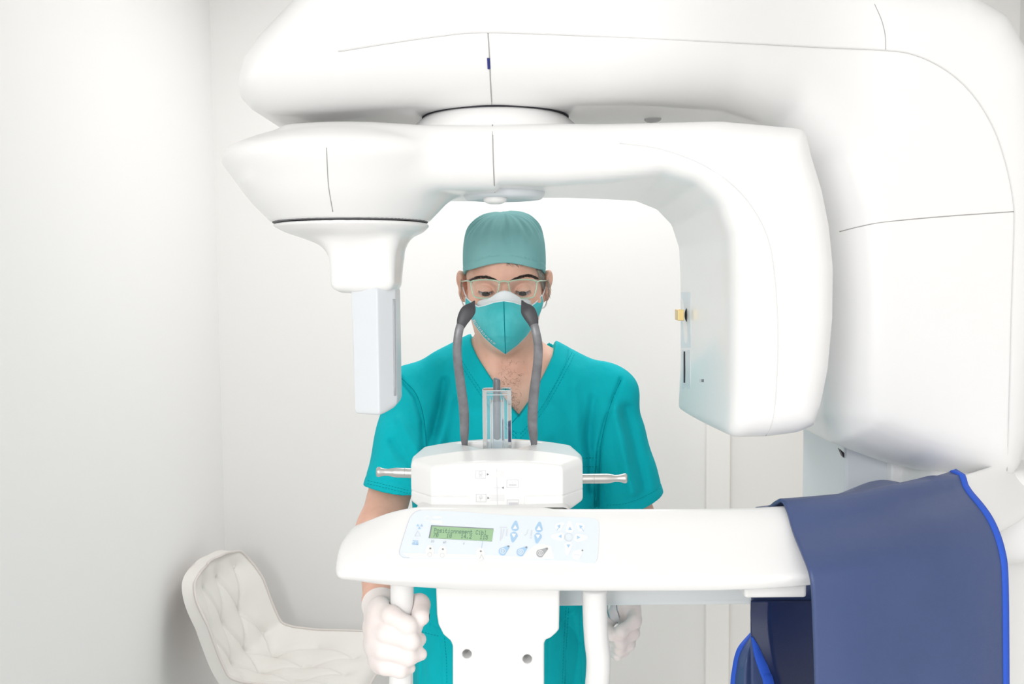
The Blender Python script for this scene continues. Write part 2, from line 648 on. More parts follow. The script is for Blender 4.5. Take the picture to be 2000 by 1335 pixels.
# ---- overhead arm curving down into the column head
OV = XZ([(497, 185), (509, 140), (535, 103), (562, 74), (612, 22), (640, -40), (700, -85), (900, -110), (1400, -120), (1750, -90), (1900, -40, 1.5),
         (1975, 20, 1.52), (2030, 120, 1.52), (2050, 300, 1.52), (2045, 600, 1.52), (2022, 850, 1.52), (2000, 915, 1.52), (1978, 944, 1.52), (1950, 949, 1.52), (1850, 936, 1.52), (1750, 913, 1.52), (1680, 888, 1.52),
         (1625, 866, 1.53), (1602, 805, 1.55), (1594, 600, 1.58), (1588, 450, 1.58), (1560, 340, 1.58), (1500, 258, 1.55), (1400, 228, 1.50), (1000, 227), (830, 228), (700, 236), (600, 243), (555, 244), (522, 234), (503, 214)], 1.45)


def yc_over(x):
    t = np.clip((x - .12) / .42, 0, 1)
    return 1.50 + .19 * t * t * (3 - 2 * t)


def f_over(p):
    d2 = poly(p[:, 0], p[:, 2], OV)
    y = p[:, 1] - yc_over(p[:, 0])
    # the front of the shell leans: the lower belly is fullest, the shoulder above it is flatter
    dy = np.abs(y) - .215
    d = ext(d2, dy, .090)
    # shallow ledge above the front seam line
    e = ext(poly(p[:, 0], p[:, 2], OV) + .028, np.abs(y + .0) - .222, .05)
    return smin(d, e, .03)


ov = surf_box(f_over, (-.42, 1.22, 1.13), (.90, 1.99, 2.18), .0062)
over = obj('overhead_arm', *ov, M['white'], MX)
c_over = Caster(ov)
seam(c_over, [(660, 100), (760, 84), (860, 70), (955, 63), (1200, 72), (1450, 84), (1600, 92), (1730, 98), (1790, 108), (1850, 138), (1900, 184), (1940, 248), (1965, 320),
              (1979, 390), (1981, 440), (1976, 600), (1971, 800), (1966, 935)], 'shell_seam', M['seam_soft'], over, .0009, lift=.0012)
seam(c_over, [(1708, 8), (1722, 40), (1729, 70), (1730, 98)], 'shell_seam', M['seam'], over, .0006)
seam(c_over, [(1640, 452), (1680, 442), (1730, 433), (1850, 422), (1980, 413)], 'shell_seam', M['seam'], over, .0008)
seam(c_over, [(953, 64), (956, 110), (958, 160), (961, 209)], 'light_slit', M['seam'], over, .0010)
seam(c_over, [(954, 113), (955, 134)], 'laser_window', mat('laser_window_blue', (.02, .03, .2), .2), over, .0022)
h = c_over.hit(1275, 232)
if h is not None:
    obj('screw_cap', *lathe_vf(h, (0, -.25, -1), [(-.003, .0), (-.003, .013), (.0012, .013), (.002, .010), (.002, .0)], 24), M['white2'], over)
# bearing collar between overhead arm and rotating arm
cx, cz = P(967, 238, 1.45)[0], 1.80
obj('bearing_collar', *lathe_vf((cx, 1.47, cz - .03), (0, 0, 1), [(0, .05), (0, .135), (.040, .131), (.055, .119), (.0640, .1085), (.0655, .1065), (.0655, .0)], 72), M['white'], MX)
obj('collar_ring', *lathe_vf((cx, 1.47, cz + .0355), (0, 0, 1), [(0, .08), (0, .1090), (.0040, .1100), (.0040, .08)], 72), M['seam_dark'], MX)
obj('arm_boss', *lathe_vf((cx, 1.47, cz + .0408), (0, 0, 1), [(0, .05), (0, .110), (.004, .114), (.012, .122), (.012, .05)], 72), M['white'], MX)

# ---- rotating arm: saucer end, bar, tube head
FR, BK = 1.30, 1.585
RO = XZ([(560, 247, 1.34), (800, 243, 1.34), (1100, 240, 1.34), (1400, 244, 1.34), (1545, 252, 1.32), (1562, 255, 1.32), (1573, 264, 1.31), (1588, 305, FR), (1608, 370, FR), (1622, 440, FR), (1630, 520, FR), (1629, 620, FR),
         (1620, 720, FR), (1606, 790, FR), (1592, 832, FR), (1560, 846, FR), (1500, 854, FR), (1385, 857, FR), (1372, 852, 1.32), (1328, 815, 1.52), (1321, 800, 1.56), (1320, 700, BK), (1320, 545, BK), (1317, 485, BK), (1303, 444, BK), (1276, 417, BK),
         (1235, 402, BK), (1100, 398, BK), (880, 398, BK), (700, 400, BK), (560, 385, BK)], 1.36)
SAX = P(685, 400, 1.43)
zs = lambda py: P(685, py, 1.43)[2]
SA = [(0, zs(258)), (.04, zs(258))] + [tuple(q) for q in spline([(.05, zs(259)), (.095, zs(266)), (.130, zs(279)), (.158, zs(294)), (.172, zs(305)), (.1755, zs(316)), (.172, zs(328)), (.158, zs(355)), (.138, zs(392)), (.112, zs(429))], 5)] + [(0, zs(429))]
SA2 = [(0, zs(439)), (.1115, zs(439))] + [tuple(q) for q in spline([(.1095, zs(443)), (.098, zs(453)), (.076, zs(465)), (.056, zs(480)), (.045, zs(500)), (.038, zs(525)), (.032, zs(550))], 5)] + [(0, zs(550))]

OPN = XZ([(1328, 815, 1.52), (1321, 800, 1.56), (1320, 700, BK), (1320, 545, BK), (1317, 485, BK), (1303, 444, BK), (1276, 417, BK), (1235, 402, BK), (1100, 398, BK), (880, 398, BK), (880, 900, BK), (1324, 900, BK)], 1.5)


def f_rot(p):
    d2 = poly(p[:, 0], p[:, 2], RO)
    X = p[:, 0]
    hw = .135 + .035 * np.clip((X - .12) / .15, 0, 1)
    d = ext(d2, np.abs(p[:, 1] - 1.44) - hw, .044)
    g = .022 * np.clip((1.585 - p[:, 1]) / .28, 0, 1.2) ** 1.7 * np.clip((X - .06) / .14, 0, 1)
    d = smax(d, np.where(X > -.02, -(poly(X, p[:, 2], OPN) - g), -1.), .022)
    r = np.hypot(p[:, 0] - SAX[0], p[:, 1] - 1.43)
    s = poly(r, p[:, 2], SA) - .004
    return smin(d, s, .016)


ro = surf_box(f_rot, (-.44, 1.20, 1.34), (.50, 1.66, 1.87), .0042)
rot = obj('rotating_arm', *ro, M['white'], MX)
c_rot = Caster(ro)
seam(c_rot, [(638, 288), (639, 320), (642, 365), (650, 413)], 'shell_seam', M['seam'], rot, .0007)
seam(c_rot, [(1210, 280), (1290, 291), (1380, 325), (1450, 380), (1495, 452), (1512, 530), (1519, 640), (1517, 740), (1510, 815), (1496, 850)], 'shell_seam', M['seam_soft'], rot, .0008)
seam(c_rot, [(962, 244), (963, 300), (965, 350), (967, 390)], 'light_slit', M['seam'], rot, .0010)
dk = P(984, 388, 1.43)
dk = P(984, 389, 1.43)
obj('underside_disc', *lathe_vf((dk[0], 1.43, P(984, 389, 1.43)[2]), (0, 0, 1), [(0, .0), (0, .055), (.004, .059), (.014, .061), (.02, .05)], 64), M['blue_white'], rot)
sc_ = P(967, 394, 1.40)
obj('centre_cap', *lathe_vf((sc_[0], 1.40, sc_[2] - .0045), (0, 0, 1), [(.001, .0), (.0015, .008), (.003, .013), (.006, .0165), (.012, .0165)], 40), M['white2'], rot)


def f_horn(p):
    c0 = P(712, 530, 1.40)
    tt = np.clip((zs(436) - p[:, 2]) / (zs(436) - zs(505)), 0, 1)
    r = np.hypot(p[:, 0] - SAX[0] - (c0[0] - SAX[0]) * tt, p[:, 1] - 1.43)
    s = poly(r, p[:, 2], SA2) * .85 - .001
    b = bx(p, (c0[0], 1.42, (zs(470) + zs(567)) / 2), (.0455, .050, (zs(470) - zs(567)) / 2), .012)
    return smin(s, b, .03)


ho = surf_box(f_horn, (SAX[0] - .13, 1.29, zs(580)), (SAX[0] + .13, 1.57, zs(420)), .0026)
horn = obj('sensor_mount', *ho, M['white'], MX)
obj('mount_ring', *lathe_vf((SAX[0], 1.43, zs(435.5)), (0, 0, 1), [(0, .05), (0, .1118), (.0022, .1122), (.0022, .05)], 72), mat('mount_gap', (.16, .16, .17), .7), horn)
c_horn = Caster(ho)
# sensor cassette, pentagonal in plan, hanging below the mount
ca = [P(688, 690, 1.385), P(738, 690, 1.365), P(776, 690, 1.405)]
pl = [(ca[0][0], 1.385), (ca[1][0], 1.368), (ca[2][0], 1.395), (ca[2][0], 1.455), (ca[0][0] + .004, 1.455)]


def f_cas(p):
    z0, z1 = zs(803), zs(560)
    taper = np.clip((z1 - p[:, 2]) / (z1 - z0), 0, 1)
    X = p[:, 0] - .006 * taper * np.clip((SAX[0] + .03 - p[:, 0]) / .06, 0, 1)
    d2 = poly(X, p[:, 1], pl) + .0
    sl = z0 + np.clip((p[:, 0] - ca[1][0]), 0, 1) * .55
    return smax(ext(d2, np.abs(p[:, 2] - (z0 + z1) / 2) - (z1 - z0) / 2, .006), (sl - p[:, 2]) * .87, .008)


cs = surf_box(f_cas, (SAX[0] - .03, 1.34, zs(815)), (SAX[0] + .09, 1.48, zs(550)), .0018)
cas = obj('sensor_cassette', *cs, M['cassette'], MX)
c_cas = Caster(cs)
l = c_cas.line([(769, 584), (771, 772)], 10)
if len(l) > 1:
    obj('sensor_slot', *tube_vf(l, .0022, 8), M['key_grey'], cas)
# tube-head details
pt = Plane(P(1340, 570, 1.305), P(1375, 570, 1.292), P(1340, 690, 1.305))
c_pl = c_rot


def stick(name, pts, m, parent, caster, depth=.003, lift=.001, label=None):
    q = [caster.hit(a, b, lift) for a, b in pts]
    q = [x for x in q if x is not None]
    if len(q) < 3:
        print('STICK MISSED', name)
        return None
    q = np.array(q)
    n = np.cross(q[1] - q[0], q[2] - q[0])
    n /= np.linalg.norm(n) + 1e-12
    if n[1] < 0:
        n = -n
    return obj(name, *prism(q, n * depth), m, parent, smooth=False, label=label)


def rrect(x0, y0, x1, y1, r, n=4):
    out = []
    for cx_, cy_, a0 in ((x1 - r, y0 + r, -90), (x1 - r, y1 - r, 0), (x0 + r, y1 - r, 90), (x0 + r, y0 + r, 180)):
        for k in range(n + 1):
            a = math.radians(a0 + 90 * k / n)
            out.append((cx_ + r * math.cos(a), cy_ + r * math.sin(a)))
    return out


stick('dial_plate', rrect(1330, 570, 1349, 679, 3), M['label'], rot, c_rot, label='pale blue dial plate')
th = c_rot.hit(1342, 615, 0)
if th is not None:
    obj('thumb_wheel', *tube_vf([th + np.array([.0015, .004, z]) for z in np.linspace(-.0125, .0125, 9)], [.0006, .0028, .0040, .0046, .0048, .0046, .0040, .0028, .0006], 12), M['seam_dark'], rot)
stick('collimator_slot', [(1335, 686), (1338, 686), (1338.5, 728), (1338, 747), (1335, 747)], M['seam_dark'], rot, c_rot, lift=.0014)
stick('slot_cover', rrect(1331, 683, 1348, 759, 2), M['blue_white'], rot, c_rot, lift=.0006)
stick('indicator_light', [(1366, 740), (1370, 740), (1370, 746), (1366, 746)], M['ink_soft'], rot, c_rot)
stick('indicator_light', [(1370, 740), (1374.5, 740), (1374.5, 746), (1370, 746)], M['ink'], rot, c_rot)
q = P(1321, 614, 1.53)
obj('brass_contact', *box_vf(q[0] - .0015, q[0] + .008, 1.505, 1.535, q[2] - .0085, q[2] + .0085), M['brass'], rot, smooth=False, bevel=.001)

# ---- column behind and carriage
x0, x1 = P(1650, 930, 1.62)[0], P(1741, 930, 1.60)[0]
obj('column', *box_vf(x0, x0 + .32, 1.62, 1.86, .02, 1.75), M['blue_white'], MX, smooth=False, bevel=.006)
obj('column_base', *box_vf(x0 - .16, x0 + .46, 1.20, 1.98, 0, .035), M['white2'], MX, smooth=False, bevel=.012)
obj('column_cover', *box_vf(x1, x0 + .32, 1.60, 1.63, .04, 1.74), M['white'], MX, smooth=False, bevel=.004)
wv = [P(1640, 876, 1.615), P(1649, 884, 1.615), P(1649, 894, 1.615), P(1646, 890, 1.615)]
obj('column_gap', *prism(wv, (0, .01, 0)), M['black'], MX, smooth=False)

# ---- control shelf
AO = XZ([(651, 1078), (655, 1066), (668, 1052), (700, 1033), (740, 1011), (790, 988), (815, 983), (1000, 984), (1073, 985), (1088, 993), (1300, 995), (1480, 996), (1700, 994), (1900, 970),
         (2050, 930), (2300, 930), (2300, 1110), (2050, 1125), (1900, 1150), (1583, 1162), (1460, 1167), (1300, 1168), (1100, 1165), (900, 1157), (760, 1142), (700, 1133), (665, 1128), (655, 1116), (651, 1100)], 1.19)


def bend(x):
    t = np.maximum(x - .24, 0)
    return .95 * t * t


def tiltz(x):
    return .010 - .035 * (np.clip(x, -.36, .12) + .12)


PA, PB, PC = P(815, 998, 1.228), P(1165, 1012, 1.228), P(790, 1092, 1.168)
PP = Plane(PA, PB, PC)
SEC = [(1.236, 1.3100), (1.1560, 1.2515), (1.1520, 1.2350), (1.1600, 1.2170), (1.185, 1.2065), (1.38, 1.2080), (1.38, 1.252), (1.31, 1.268), (1.26, 1.296)]


def f_arm(p):
    X = p[:, 0]
    y = p[:, 1] - bend(X)
    tipf = np.clip((-.10 - X) / .16, 0, 1)          # the section shrinks towards the tip
    a = poly(X, p[:, 2], AO)
    # plane of the slanted face, exact, so that the keypad lies on it
    pb = np.stack([np.clip(X, -1, .09), y, p[:, 2]], 1)
    on = (pb - PA) @ PP.n
    z = p[:, 2]
    s = poly(y, z, SEC) - .0
    s = smax(poly(y, z, [(q[0] - (.012 if i in (0, 1) else 0), q[1] + (.012 if i in (0, 1) else 0)) for i, q in enumerate(SEC)]), on + .0015, .006)
    return smax(a + .004, s, .026) * .9


ar = surf_box(f_arm, (-.245, 1.12, 1.16), (.80, 1.80, 1.36), .0034)
arm = obj('control_shelf', *ar, M['white'], MX)
c_arm = Caster(ar)
ls = []
for px in (905, 1200, 1462):
    q = P(px, 1175, 1.34)
    ls.append(q)
obj('shelf_lip', *box_vf(ls[0][0], ls[2][0], 1.325, 1.345, ls[1][2], 1.222), M['lip'], MX, smooth=False, bevel=.002)
q0, q1 = P(1458, 1164, 1.20), P(1590, 1172, 1.20)
obj('shelf_end_plate', *box_vf(q0[0], q1[0] - .006, 1.21, 1.36, q0[2] - .006, 1.225), M['white2'], MX, smooth=False, bevel=.004)
# carriage joining the shelf to the column
ky0 = P(1745, 930, 1.50)
obj('shelf_carriage', *surf_box(lambda p: bx(p, (.82, 1.62, 1.215), (.175, .13, .075), .03), (.6, 1.44, 1.12), (1.0, 1.76, 1.32), .006), M['white'], MX)

# ---- keypad on the slanted face
cp_pts = spline([PP.hit(a, b, .0002) for a, b in [(830, 996), (900, 999), (1000, 1006), (1100, 1009), (1150, 1011), (1165, 1015), (1170, 1026), (1169, 1060), (1167, 1088), (1161, 1098), (1148, 1099),
                                                 (1100, 1094), (1000, 1091), (900, 1090), (800, 1089), (786, 1087), (780, 1079), (784, 1062), (797, 1020), (804, 1006), (814, 998)]], 4, True)
pad = obj('keypad_overlay', *prism(cp_pts, -PP.n * .002), M['label'], MX, smooth=False, label='pale blue keypad overlay')
rim = np.vstack([cp_pts, cp_pts[:1]])
sel = [i for i in range(len(rim)) if True]
obj('overlay_edge', *tube_vf(rim[56:84], .00035, 6), M['label_rim'], pad)


def deco(name, pts, m, lift=.0008, parent=None, thick=.0007, label=None):
    q = [PP.hit(a, b, lift) for a, b in pts]
    return obj(name, *prism(q, -PP.n * thick), m, parent or pad, smooth=False, label=label)


def clusters(polys, gap=1.6):
    """Splits a list of picture polygons into groups that touch or nearly touch."""
    bb = [(min(a for a, b in q) - gap / 2, max(a for a, b in q) + gap / 2, min(b for a, b in q) - gap / 2, max(b for a, b in q) + gap / 2) for q in polys]
    lab = list(range(len(polys)))

    def find(i):
        while lab[i] != i:
            i = lab[i]
        return i
    for i in range(len(polys)):
        for j in range(i):
            a, b = bb[i], bb[j]
            if a[0] < b[1] and b[0] < a[1] and a[2] < b[3] and b[2] < a[3]:
                lab[find(i)] = find(j)
    out = {}
    for i in range(len(polys)):
        out.setdefault(find(i), []).append(polys[i])
    return list(out.values())


def multi(name, polys, m, lift=.0008, parent=None, thick=.0006, plane=None):
    pl_ = plane or PP
    for grp in clusters(polys, 2.4):
        o = obj(name, *join([prism([pl_.hit(a, b, lift) for a, b in q], -pl_.n * thick) for q in grp]), m, parent or pad, smooth=False)
    return o


# darker lower apron of the overlay is white: the printed strip under the display
deco('printed_strip', [(786, 1080), (900, 1082), (1020, 1087), (1045, 1064), (1060, 1062), (1076, 1066), (1082, 1091), (1000, 1090.5), (900, 1089.5), (800, 1088)], M['white'], .0005)
deco('display_recess', [(842, 1025.5), (964, 1032), (960.5, 1057), (837, 1050.5)], M['lcd_rim'], .0006)
LCD = [(844.5, 1028), (964, 1034), (960.5, 1057), (839.5, 1050.5)]
lcd = deco('display', LCD, M['lcd'], .0010)
FONT = {'P': '11110 10001 10001 11110 10000 10000 10000', 'o': '00000 00000 01110 10001 10001 10001 01110', 's': '00000 00000 01111 10000 01110 00001 11110',
        'i': '00100 00000 01100 00100 00100 00100 01110', 't': '01000 01000 11110 01000 01000 01001 00110', 'n': '00000 00000 10110 11001 10001 10001 10001',
        'e': '00000 00000 01110 10001 11111 10000 01110', 'm': '00000 00000 11010 10101 10101 10101 10101', 'C': '01110 10001 10000 10000 10000 10001 01110',
        'b': '10000 10000 10110 11001 10001 10001 11110', 'l': '01100 00100 00100 00100 00100 00100 01110', '7': '11111 00001 00010 00100 01000 01000 01000',
        '0': '01110 10001 10011 10101 11001 10001 01110', '1': '00100 01100 00100 00100 00100 00100 01110', '4': '00010 00110 01010 10010 11111 00010 00010',
        '2': '01110 10001 00001 00010 00100 01000 11111', '5': '11111 10000 11110 00001 00001 10001 01110', '.': '00000 00000 00000 00000 00000 01100 01100',
        'k': '10000 10000 10010 10100 11000 10100 10010', 'V': '10001 10001 10001 10001 10001 01010 00100', 'A': '01110 10001 10001 11111 10001 10001 10001'}


def dots(text, org, ux, uy, cw, size=.86):
    """Pixel lettering: org is the top-left picture point, ux and uy one pixel step across and down."""
    out = []
    for ci, ch in enumerate(text):
        if ch == ' ' or ch not in FONT:
            continue
        for r_, row in enumerate(FONT[ch].split()):
            for c_, v in enumerate(row):
                if v == '1':
                    x = org[0] + ux[0] * (ci * cw + c_) + uy[0] * r_
                    y = org[1] + ux[1] * (ci * cw + c_) + uy[1] * r_
                    out.append([(x, y), (x + ux[0] * size, y + ux[1] * size), (x + (ux[0] + uy[0]) * size, y + (ux[1] + uy[1]) * size), (x + uy[0] * size, y + uy[1] * size)])
    return out


ux = (.905, .046)
multi('display_text', dots('Positionnement Cibl', (848.5, 1031.5), ux, (-.17, 1.22), 6, .95) + dots('70', (847, 1041), ux, (-.17, 1.15), 6, .95) + dots('10', (873, 1042.2), ux, (-.17, 1.15), 6, .95)
      + dots('14.2', (901, 1043.6), ux, (-.17, 1.15), 6, .95) + dots('115', (938, 1045.4), ux, (-.17, 1.15), 6, .95), M['lcd_txt'], .0013, lcd, .0003)
multi('unit_lettering', dots('kV', (842.5, 1054.5), (.5, .03), (-.1, .7), 6, .9) + dots('mA', (866, 1056), (.5, .03), (-.1, .7), 6, .9) + dots('s', (905, 1058.5), (.5, .03), (-.1, .7), 6, .9),
      M['faint'], .0009)


def circ(cx_, cy_, rx, ry, n=20, a0=0, a1=360):
    return [(cx_ + rx * math.cos(math.radians(a0 + (a1 - a0) * k / n)), cy_ + ry * math.sin(math.radians(a0 + (a1 - a0) * k / n))) for k in range(n)]


def ring(cx_, cy_, rx, ry, wd, n=24, a0=0, a1=360):
    out = []
    for k in range(n):
        a, b = math.radians(a0 + (a1 - a0) * k / n), math.radians(a0 + (a1 - a0) * (k + 1) / n)
        out.append([(cx_ + rx * math.cos(a), cy_ + ry * math.sin(a)), (cx_ + rx * math.cos(b), cy_ + ry * math.sin(b)),
                    (cx_ + (rx - wd) * math.cos(b), cy_ + (ry - wd) * math.sin(b)), (cx_ + (rx - wd) * math.cos(a), cy_ + (ry - wd) * math.sin(a))])
    return out


def drop(cx_, cy_, r, tx, ty, tr=1.6, n=14):
    """Teardrop key: round end at (cx_, cy_) radius r, narrow end at (tx, ty) radius tr."""
    d = math.atan2(ty - cy_, tx - cx_)
    out = []
    for k in range(n + 1):
        a = d + math.pi / 2 + .15 + (math.pi - .3) * k / n
        out.append((cx_ + r * math.cos(a), cy_ + r * math.sin(a)))
    for k in range(5):
        a = d - math.pi / 2 + .2 + (math.pi - .4) * k / 4
        out.append((tx + tr * math.cos(a), ty + tr * math.sin(a)))
    return out


def tri(cx_, cy_, s, ang):
    return [(cx_ + s * math.cos(math.radians(ang + k * 120)), cy_ + s * math.sin(math.radians(ang + k * 120))) for k in range(3)]


keys = []
for cx_, cy_, up_ in ((1006, 1029.5, True), (1003.5, 1046.5, False), (1052.5, 1031.5, True), (1050.5, 1048.5, False)):
    k = deco('arrow_key', drop(cx_, cy_, 7.6, cx_ + (1.2 if up_ else -2), cy_ + (-9.5 if up_ else 9.5), 3), M['key_blue'], .0009, label='blue arrow key')
    multi('arrow', [tri(cx_ - (0 if up_ else .3), cy_ + (1.0 if up_ else -1.2), 5.4, -90 if up_ else 90)], M['white'], .0014, k, .0004) if False else None
    obj('arrow_print', *prism([PP.hit(a, b, .0014) for a, b in tri(cx_, cy_ + (1.2 if up_ else -1.0), 5.2, -90 if up_ else 90)], -PP.n * .0004), M['white'], pad, smooth=False)
for cx_, cy_, tx, ty, m in ((982, 1076.5, 993, 1067.5, 'key_blue'), (1017, 1078, 1028, 1069.5, 'key_blue'), (1055.5, 1080.5, 1068, 1072, 'key_grey')):
    deco('function_key', drop(cx_, cy_, 8, tx, ty, 2.2), M[m], .0010, label='grey drop-shaped key' if m == 'key_grey' else 'blue drop-shaped key')
    multi('key_symbol', ring(cx_, cy_, 5.6, 5.2, .9) + (([[(cx_ - 3, cy_ - .5), (cx_ + 3, cy_ - .5), (cx_ + 3, cy_ + .5), (cx_ - 3, cy_ + .5)], [(cx_ - .5, cy_ - 3), (cx_ + .5, cy_ - 3), (cx_ + .5, cy_ + 3), (cx_ - .5, cy_ + 3)]])
          if cx_ == 982 else ring(cx_, cy_, 2.6, 2.4, .9)), M['white'], .0014)
    multi('key_lamp', [circ(tx, ty - .2, 2.0, 1.3, 12)], M['lcd_rim'], .0016)
for cx_, cy_, tx, ty, ta in ((1092, 1028, 1098, 1023, -55), (1113, 1033, 1112, 1021, -90), (1134, 1029, 1128, 1024, 225), (1094.5, 1048, 1080, 1047.5, 180), (1129, 1050, 1144, 1049.5, 0), (1110, 1066, 1108, 1081, 90)):
    deco('position_key', drop(cx_, cy_, 7.8, tx, ty, 3.5), M['key_ice'], .0009, label='white arrow key')
    multi('arrow_print', [tri(cx_, cy_, 4.0, ta)], M['key_blue'], .0013)
    if cx_ in (1092, 1134):
        s_ = -1 if cx_ == 1092 else 1
        multi('arrow_tail', [[(cx_, cy_ + 1), (cx_ + 1, cy_ + 1.4), (cx_ + s_ * 5 + 1, cy_ + 8), (cx_ + s_ * 5, cy_ + 8)]], M['key_blue'], .0013)
multi('centre_ring', ring(1110.5, 1049, 8, 8, .8), M['faint'], .0010)
deco('enter_key', drop(1127, 1083, 10, 1136, 1075, 3), M['key_ice'], .0009, label='white drop-shaped key')
multi('enter_key_line', [[(1121, 1083.5), (1133, 1084), (1133, 1084.6), (1121, 1084.1)]], M['faint'], .0013)
multi('key_lamp', [circ(1137.3, 1075.3, 1.7, 1.4, 12)], M['lcd_rim'], .0014)
for cx_, cy_ in ((840.5, 1071.5), (865, 1073), (939, 1077)):
    deco('round_key', circ(cx_ - .8, cy_ + 5, 8.5, 12, 24), M['white'], .0009, label='white round key')
    multi('key_lamp', [circ(cx_, cy_, 1.9, 1.5, 12)], M['lcd_rim'], .0014)
    multi('key_print', ring(cx_ - 1.2, cy_ + 12, 4.2, 4.6, .6, 14), M['ink_soft'], .0013) if cx_ != 939 else multi('key_print', [[(936, 1092), (940, 1083), (940.7, 1083), (945, 1092), (944.2, 1092), (940.3, 1084.5), (936.8, 1092)]], M['ink_soft'], .0013)
multi('radiation_symbol', [tri(816, 1026, 3, 30), tri(823.5, 1026.3, 3, 30), tri(819, 1031.5, 3, 30)], M['key_blue'], .0009)
multi('warning_triangle', [[(809.5, 1046.5), (815.5, 1036.5), (816.3, 1036.5), (821.5, 1046.5), (820.5, 1046.5), (815.9, 1038), (810.6, 1046.5)], [(809.5, 1046.5), (821.5, 1046.5), (821.5, 1047.3), (809.5, 1047.3)]], M['faint'], .0009)
multi('film_symbol', [[(806, 1055.5), (817, 1056), (816.5, 1057), (806, 1056.5)], [(805, 1060), (810, 1058), (809.5, 1063.4), (804.6, 1063)], [(812, 1058.5), (817, 1059), (816.5, 1063.8), (811.5, 1063.4)], [(805, 1062.2), (817, 1063), (817, 1064), (805, 1063.2)]], M['key_blue'], .0009)
multi('white_emblem', [[(842, 1015.5), (864, 1016.8), (863.5, 1022.5), (841.5, 1021.3)]] + ring(835, 1012, 5, 5, 1.2) + [[(846, 1008), (862, 1009), (862, 1012), (846, 1011)]], M['white'], .0007)
multi('joint_symbol', [[(975.5, 1029), (990, 1029.5), (990, 1031), (975.5, 1030.5)], [(978, 1032), (980, 1032), (978, 1056), (976, 1056)], [(983, 1033), (985, 1033), (981, 1052), (979.6, 1052)], [(989, 1033), (991.4, 1033), (990, 1047), (987.6, 1047)],
                       [(1031, 1033), (1032, 1033), (1029, 1043), (1024, 1046), (1023.4, 1045), (1028, 1042)], [(1037, 1035), (1040, 1035), (1038.5, 1047), (1035.6, 1047)], [(1035, 1049.5), (1039, 1049.5), (1038.6, 1051.5), (1034.6, 1051.5)]], M['faint'], .0008)
multi('leader_line', [[(942.4, 1057), (943, 1057), (939.6, 1076), (939, 1076)]], M['key_blue'], .0008)

# ---- chin rest
CHX = P(971, 930, 1.30)[0]
pln = [(P(842, 940, 1.285)[0], 1.285), (P(970, 940, 1.280)[0], 1.279), (P(1099, 940, 1.285)[0], 1.285), (P(1138, 940, 1.325)[0], 1.325), (P(1138, 930, 1.36)[0], 1.365), (P(1118, 900, 1.425)[0], 1.425), (P(825, 900, 1.425)[0], 1.425),
       (P(804, 930, 1.36)[0], 1.365), (P(803, 940, 1.325)[0], 1.325)]


def f_chin(p):
    d2 = poly(p[:, 0], p[:, 1], pln)
    dome = .016 - .95 * (p[:, 0] - CHX) ** 2
    top = p[:, 2] - (1.3475 + dome - .06 * np.clip(1.33 - p[:, 1], 0, 1) * 3)
    bot = 1.285 + .35 * np.maximum(np.abs(p[:, 0] - CHX) - .10, 0) + 0 * top - p[:, 2]
    d = smax(smax(d2, top, .009), bot, .006)
    # notch that takes the bite block
    n = np.maximum(np.abs(p[:, 0] - CHX - .002) - (.020 + .6 * (p[:, 1] - 1.335)), np.abs(p[:, 1] - 1.372) - .030)
    n = np.maximum(n, 1.335 - p[:, 2])
    d = smax(d, -n, .004)
    # side grooves
    g = np.maximum(np.abs(p[:, 2] - 1.3075 + .0) - .0006, -(d + .0015))
    ax_ = np.abs(p[:, 0] - CHX)
    g = np.maximum(g, .038 - ax_)
    g2 = np.maximum(np.maximum(np.abs(ax_ - .0375) - .0006, p[:, 2] - 1.3085), -(d + .0015))
    return np.maximum(d, -np.minimum(g, g2))


ch = surf_box(f_chin, (CHX - .135, 1.265, 1.27), (CHX + .135, 1.44, 1.38), .0014)
chin = obj('chin_rest_housing', *ch, M['white'], MX)
c_chin = Caster(ch)
obj('chin_rest_neck', *surf_box(lambda p: bx(p, (CHX - .006, 1.300, 1.262), (.104, .055, .036), .012), (CHX - .13, 1.26, 1.22), (CHX + .1, 1.41, 1.32), .003), M['white2'], MX)
CF = Plane(np.array([0, 1.2785, 1.3]), np.array([.1, 1.2785, 1.3]), np.array([0, 1.2785, 1.35]))
cpm = lambda name, polys, m, lift=.0006: multi(name, polys, m, lift, chin, .0012, CF)
# curved front: the prints sit on the actual surface
fr = [c_chin.hit(x_, 945) for x_ in (940, 970, 1000)]


def chp(name, polys, m, lift=.0009):
    for grp in clusters(polys, 2.0):
        out = []
        for q in grp:
            hh = [c_chin.hit(a, b, lift) for a, b in q]
            if all(x is not None for x in hh):
                out.append(prism(hh, (0, .0022, 0)))
        if out:
            obj(name, *join(out), m, chin, smooth=False)


bxs = lambda x0_, y0_, x1_, y1_, t: [[(x0_, y0_), (x1_, y0_), (x1_, y0_ + t), (x0_, y0_ + t)], [(x0_, y1_ - t), (x1_, y1_ - t), (x1_, y1_), (x0_, y1_)], [(x0_, y0_), (x0_ + t, y0_), (x0_ + t, y1_), (x0_, y1_)],
                                    [(x1_ - t, y0_), (x1_, y0_), (x1_, y1_), (x1_ - t, y1_)]]
seam(c_chin, [(970.2, 914), (970.6, 940), (971, 965), (971.3, 986)], 'height_scale', M['ink_soft'], chin, .0004)
chp('height_mark', [[(964, 951.6), (977, 951.8), (977, 952.4), (964, 952.2)]], M['ink_soft'])
chp('position_pictogram', bxs(928.5, 918.5, 948.5, 934, .7) + bxs(989.5, 936.5, 1013, 952, .7) + bxs(929.5, 964.5, 949.5, 980, .7) + bxs(990, 975.5, 1013.5, 987.5, .8)[:1] + bxs(990, 975.5, 1013.5, 987.5, .8)[2:], M['ink_soft'])
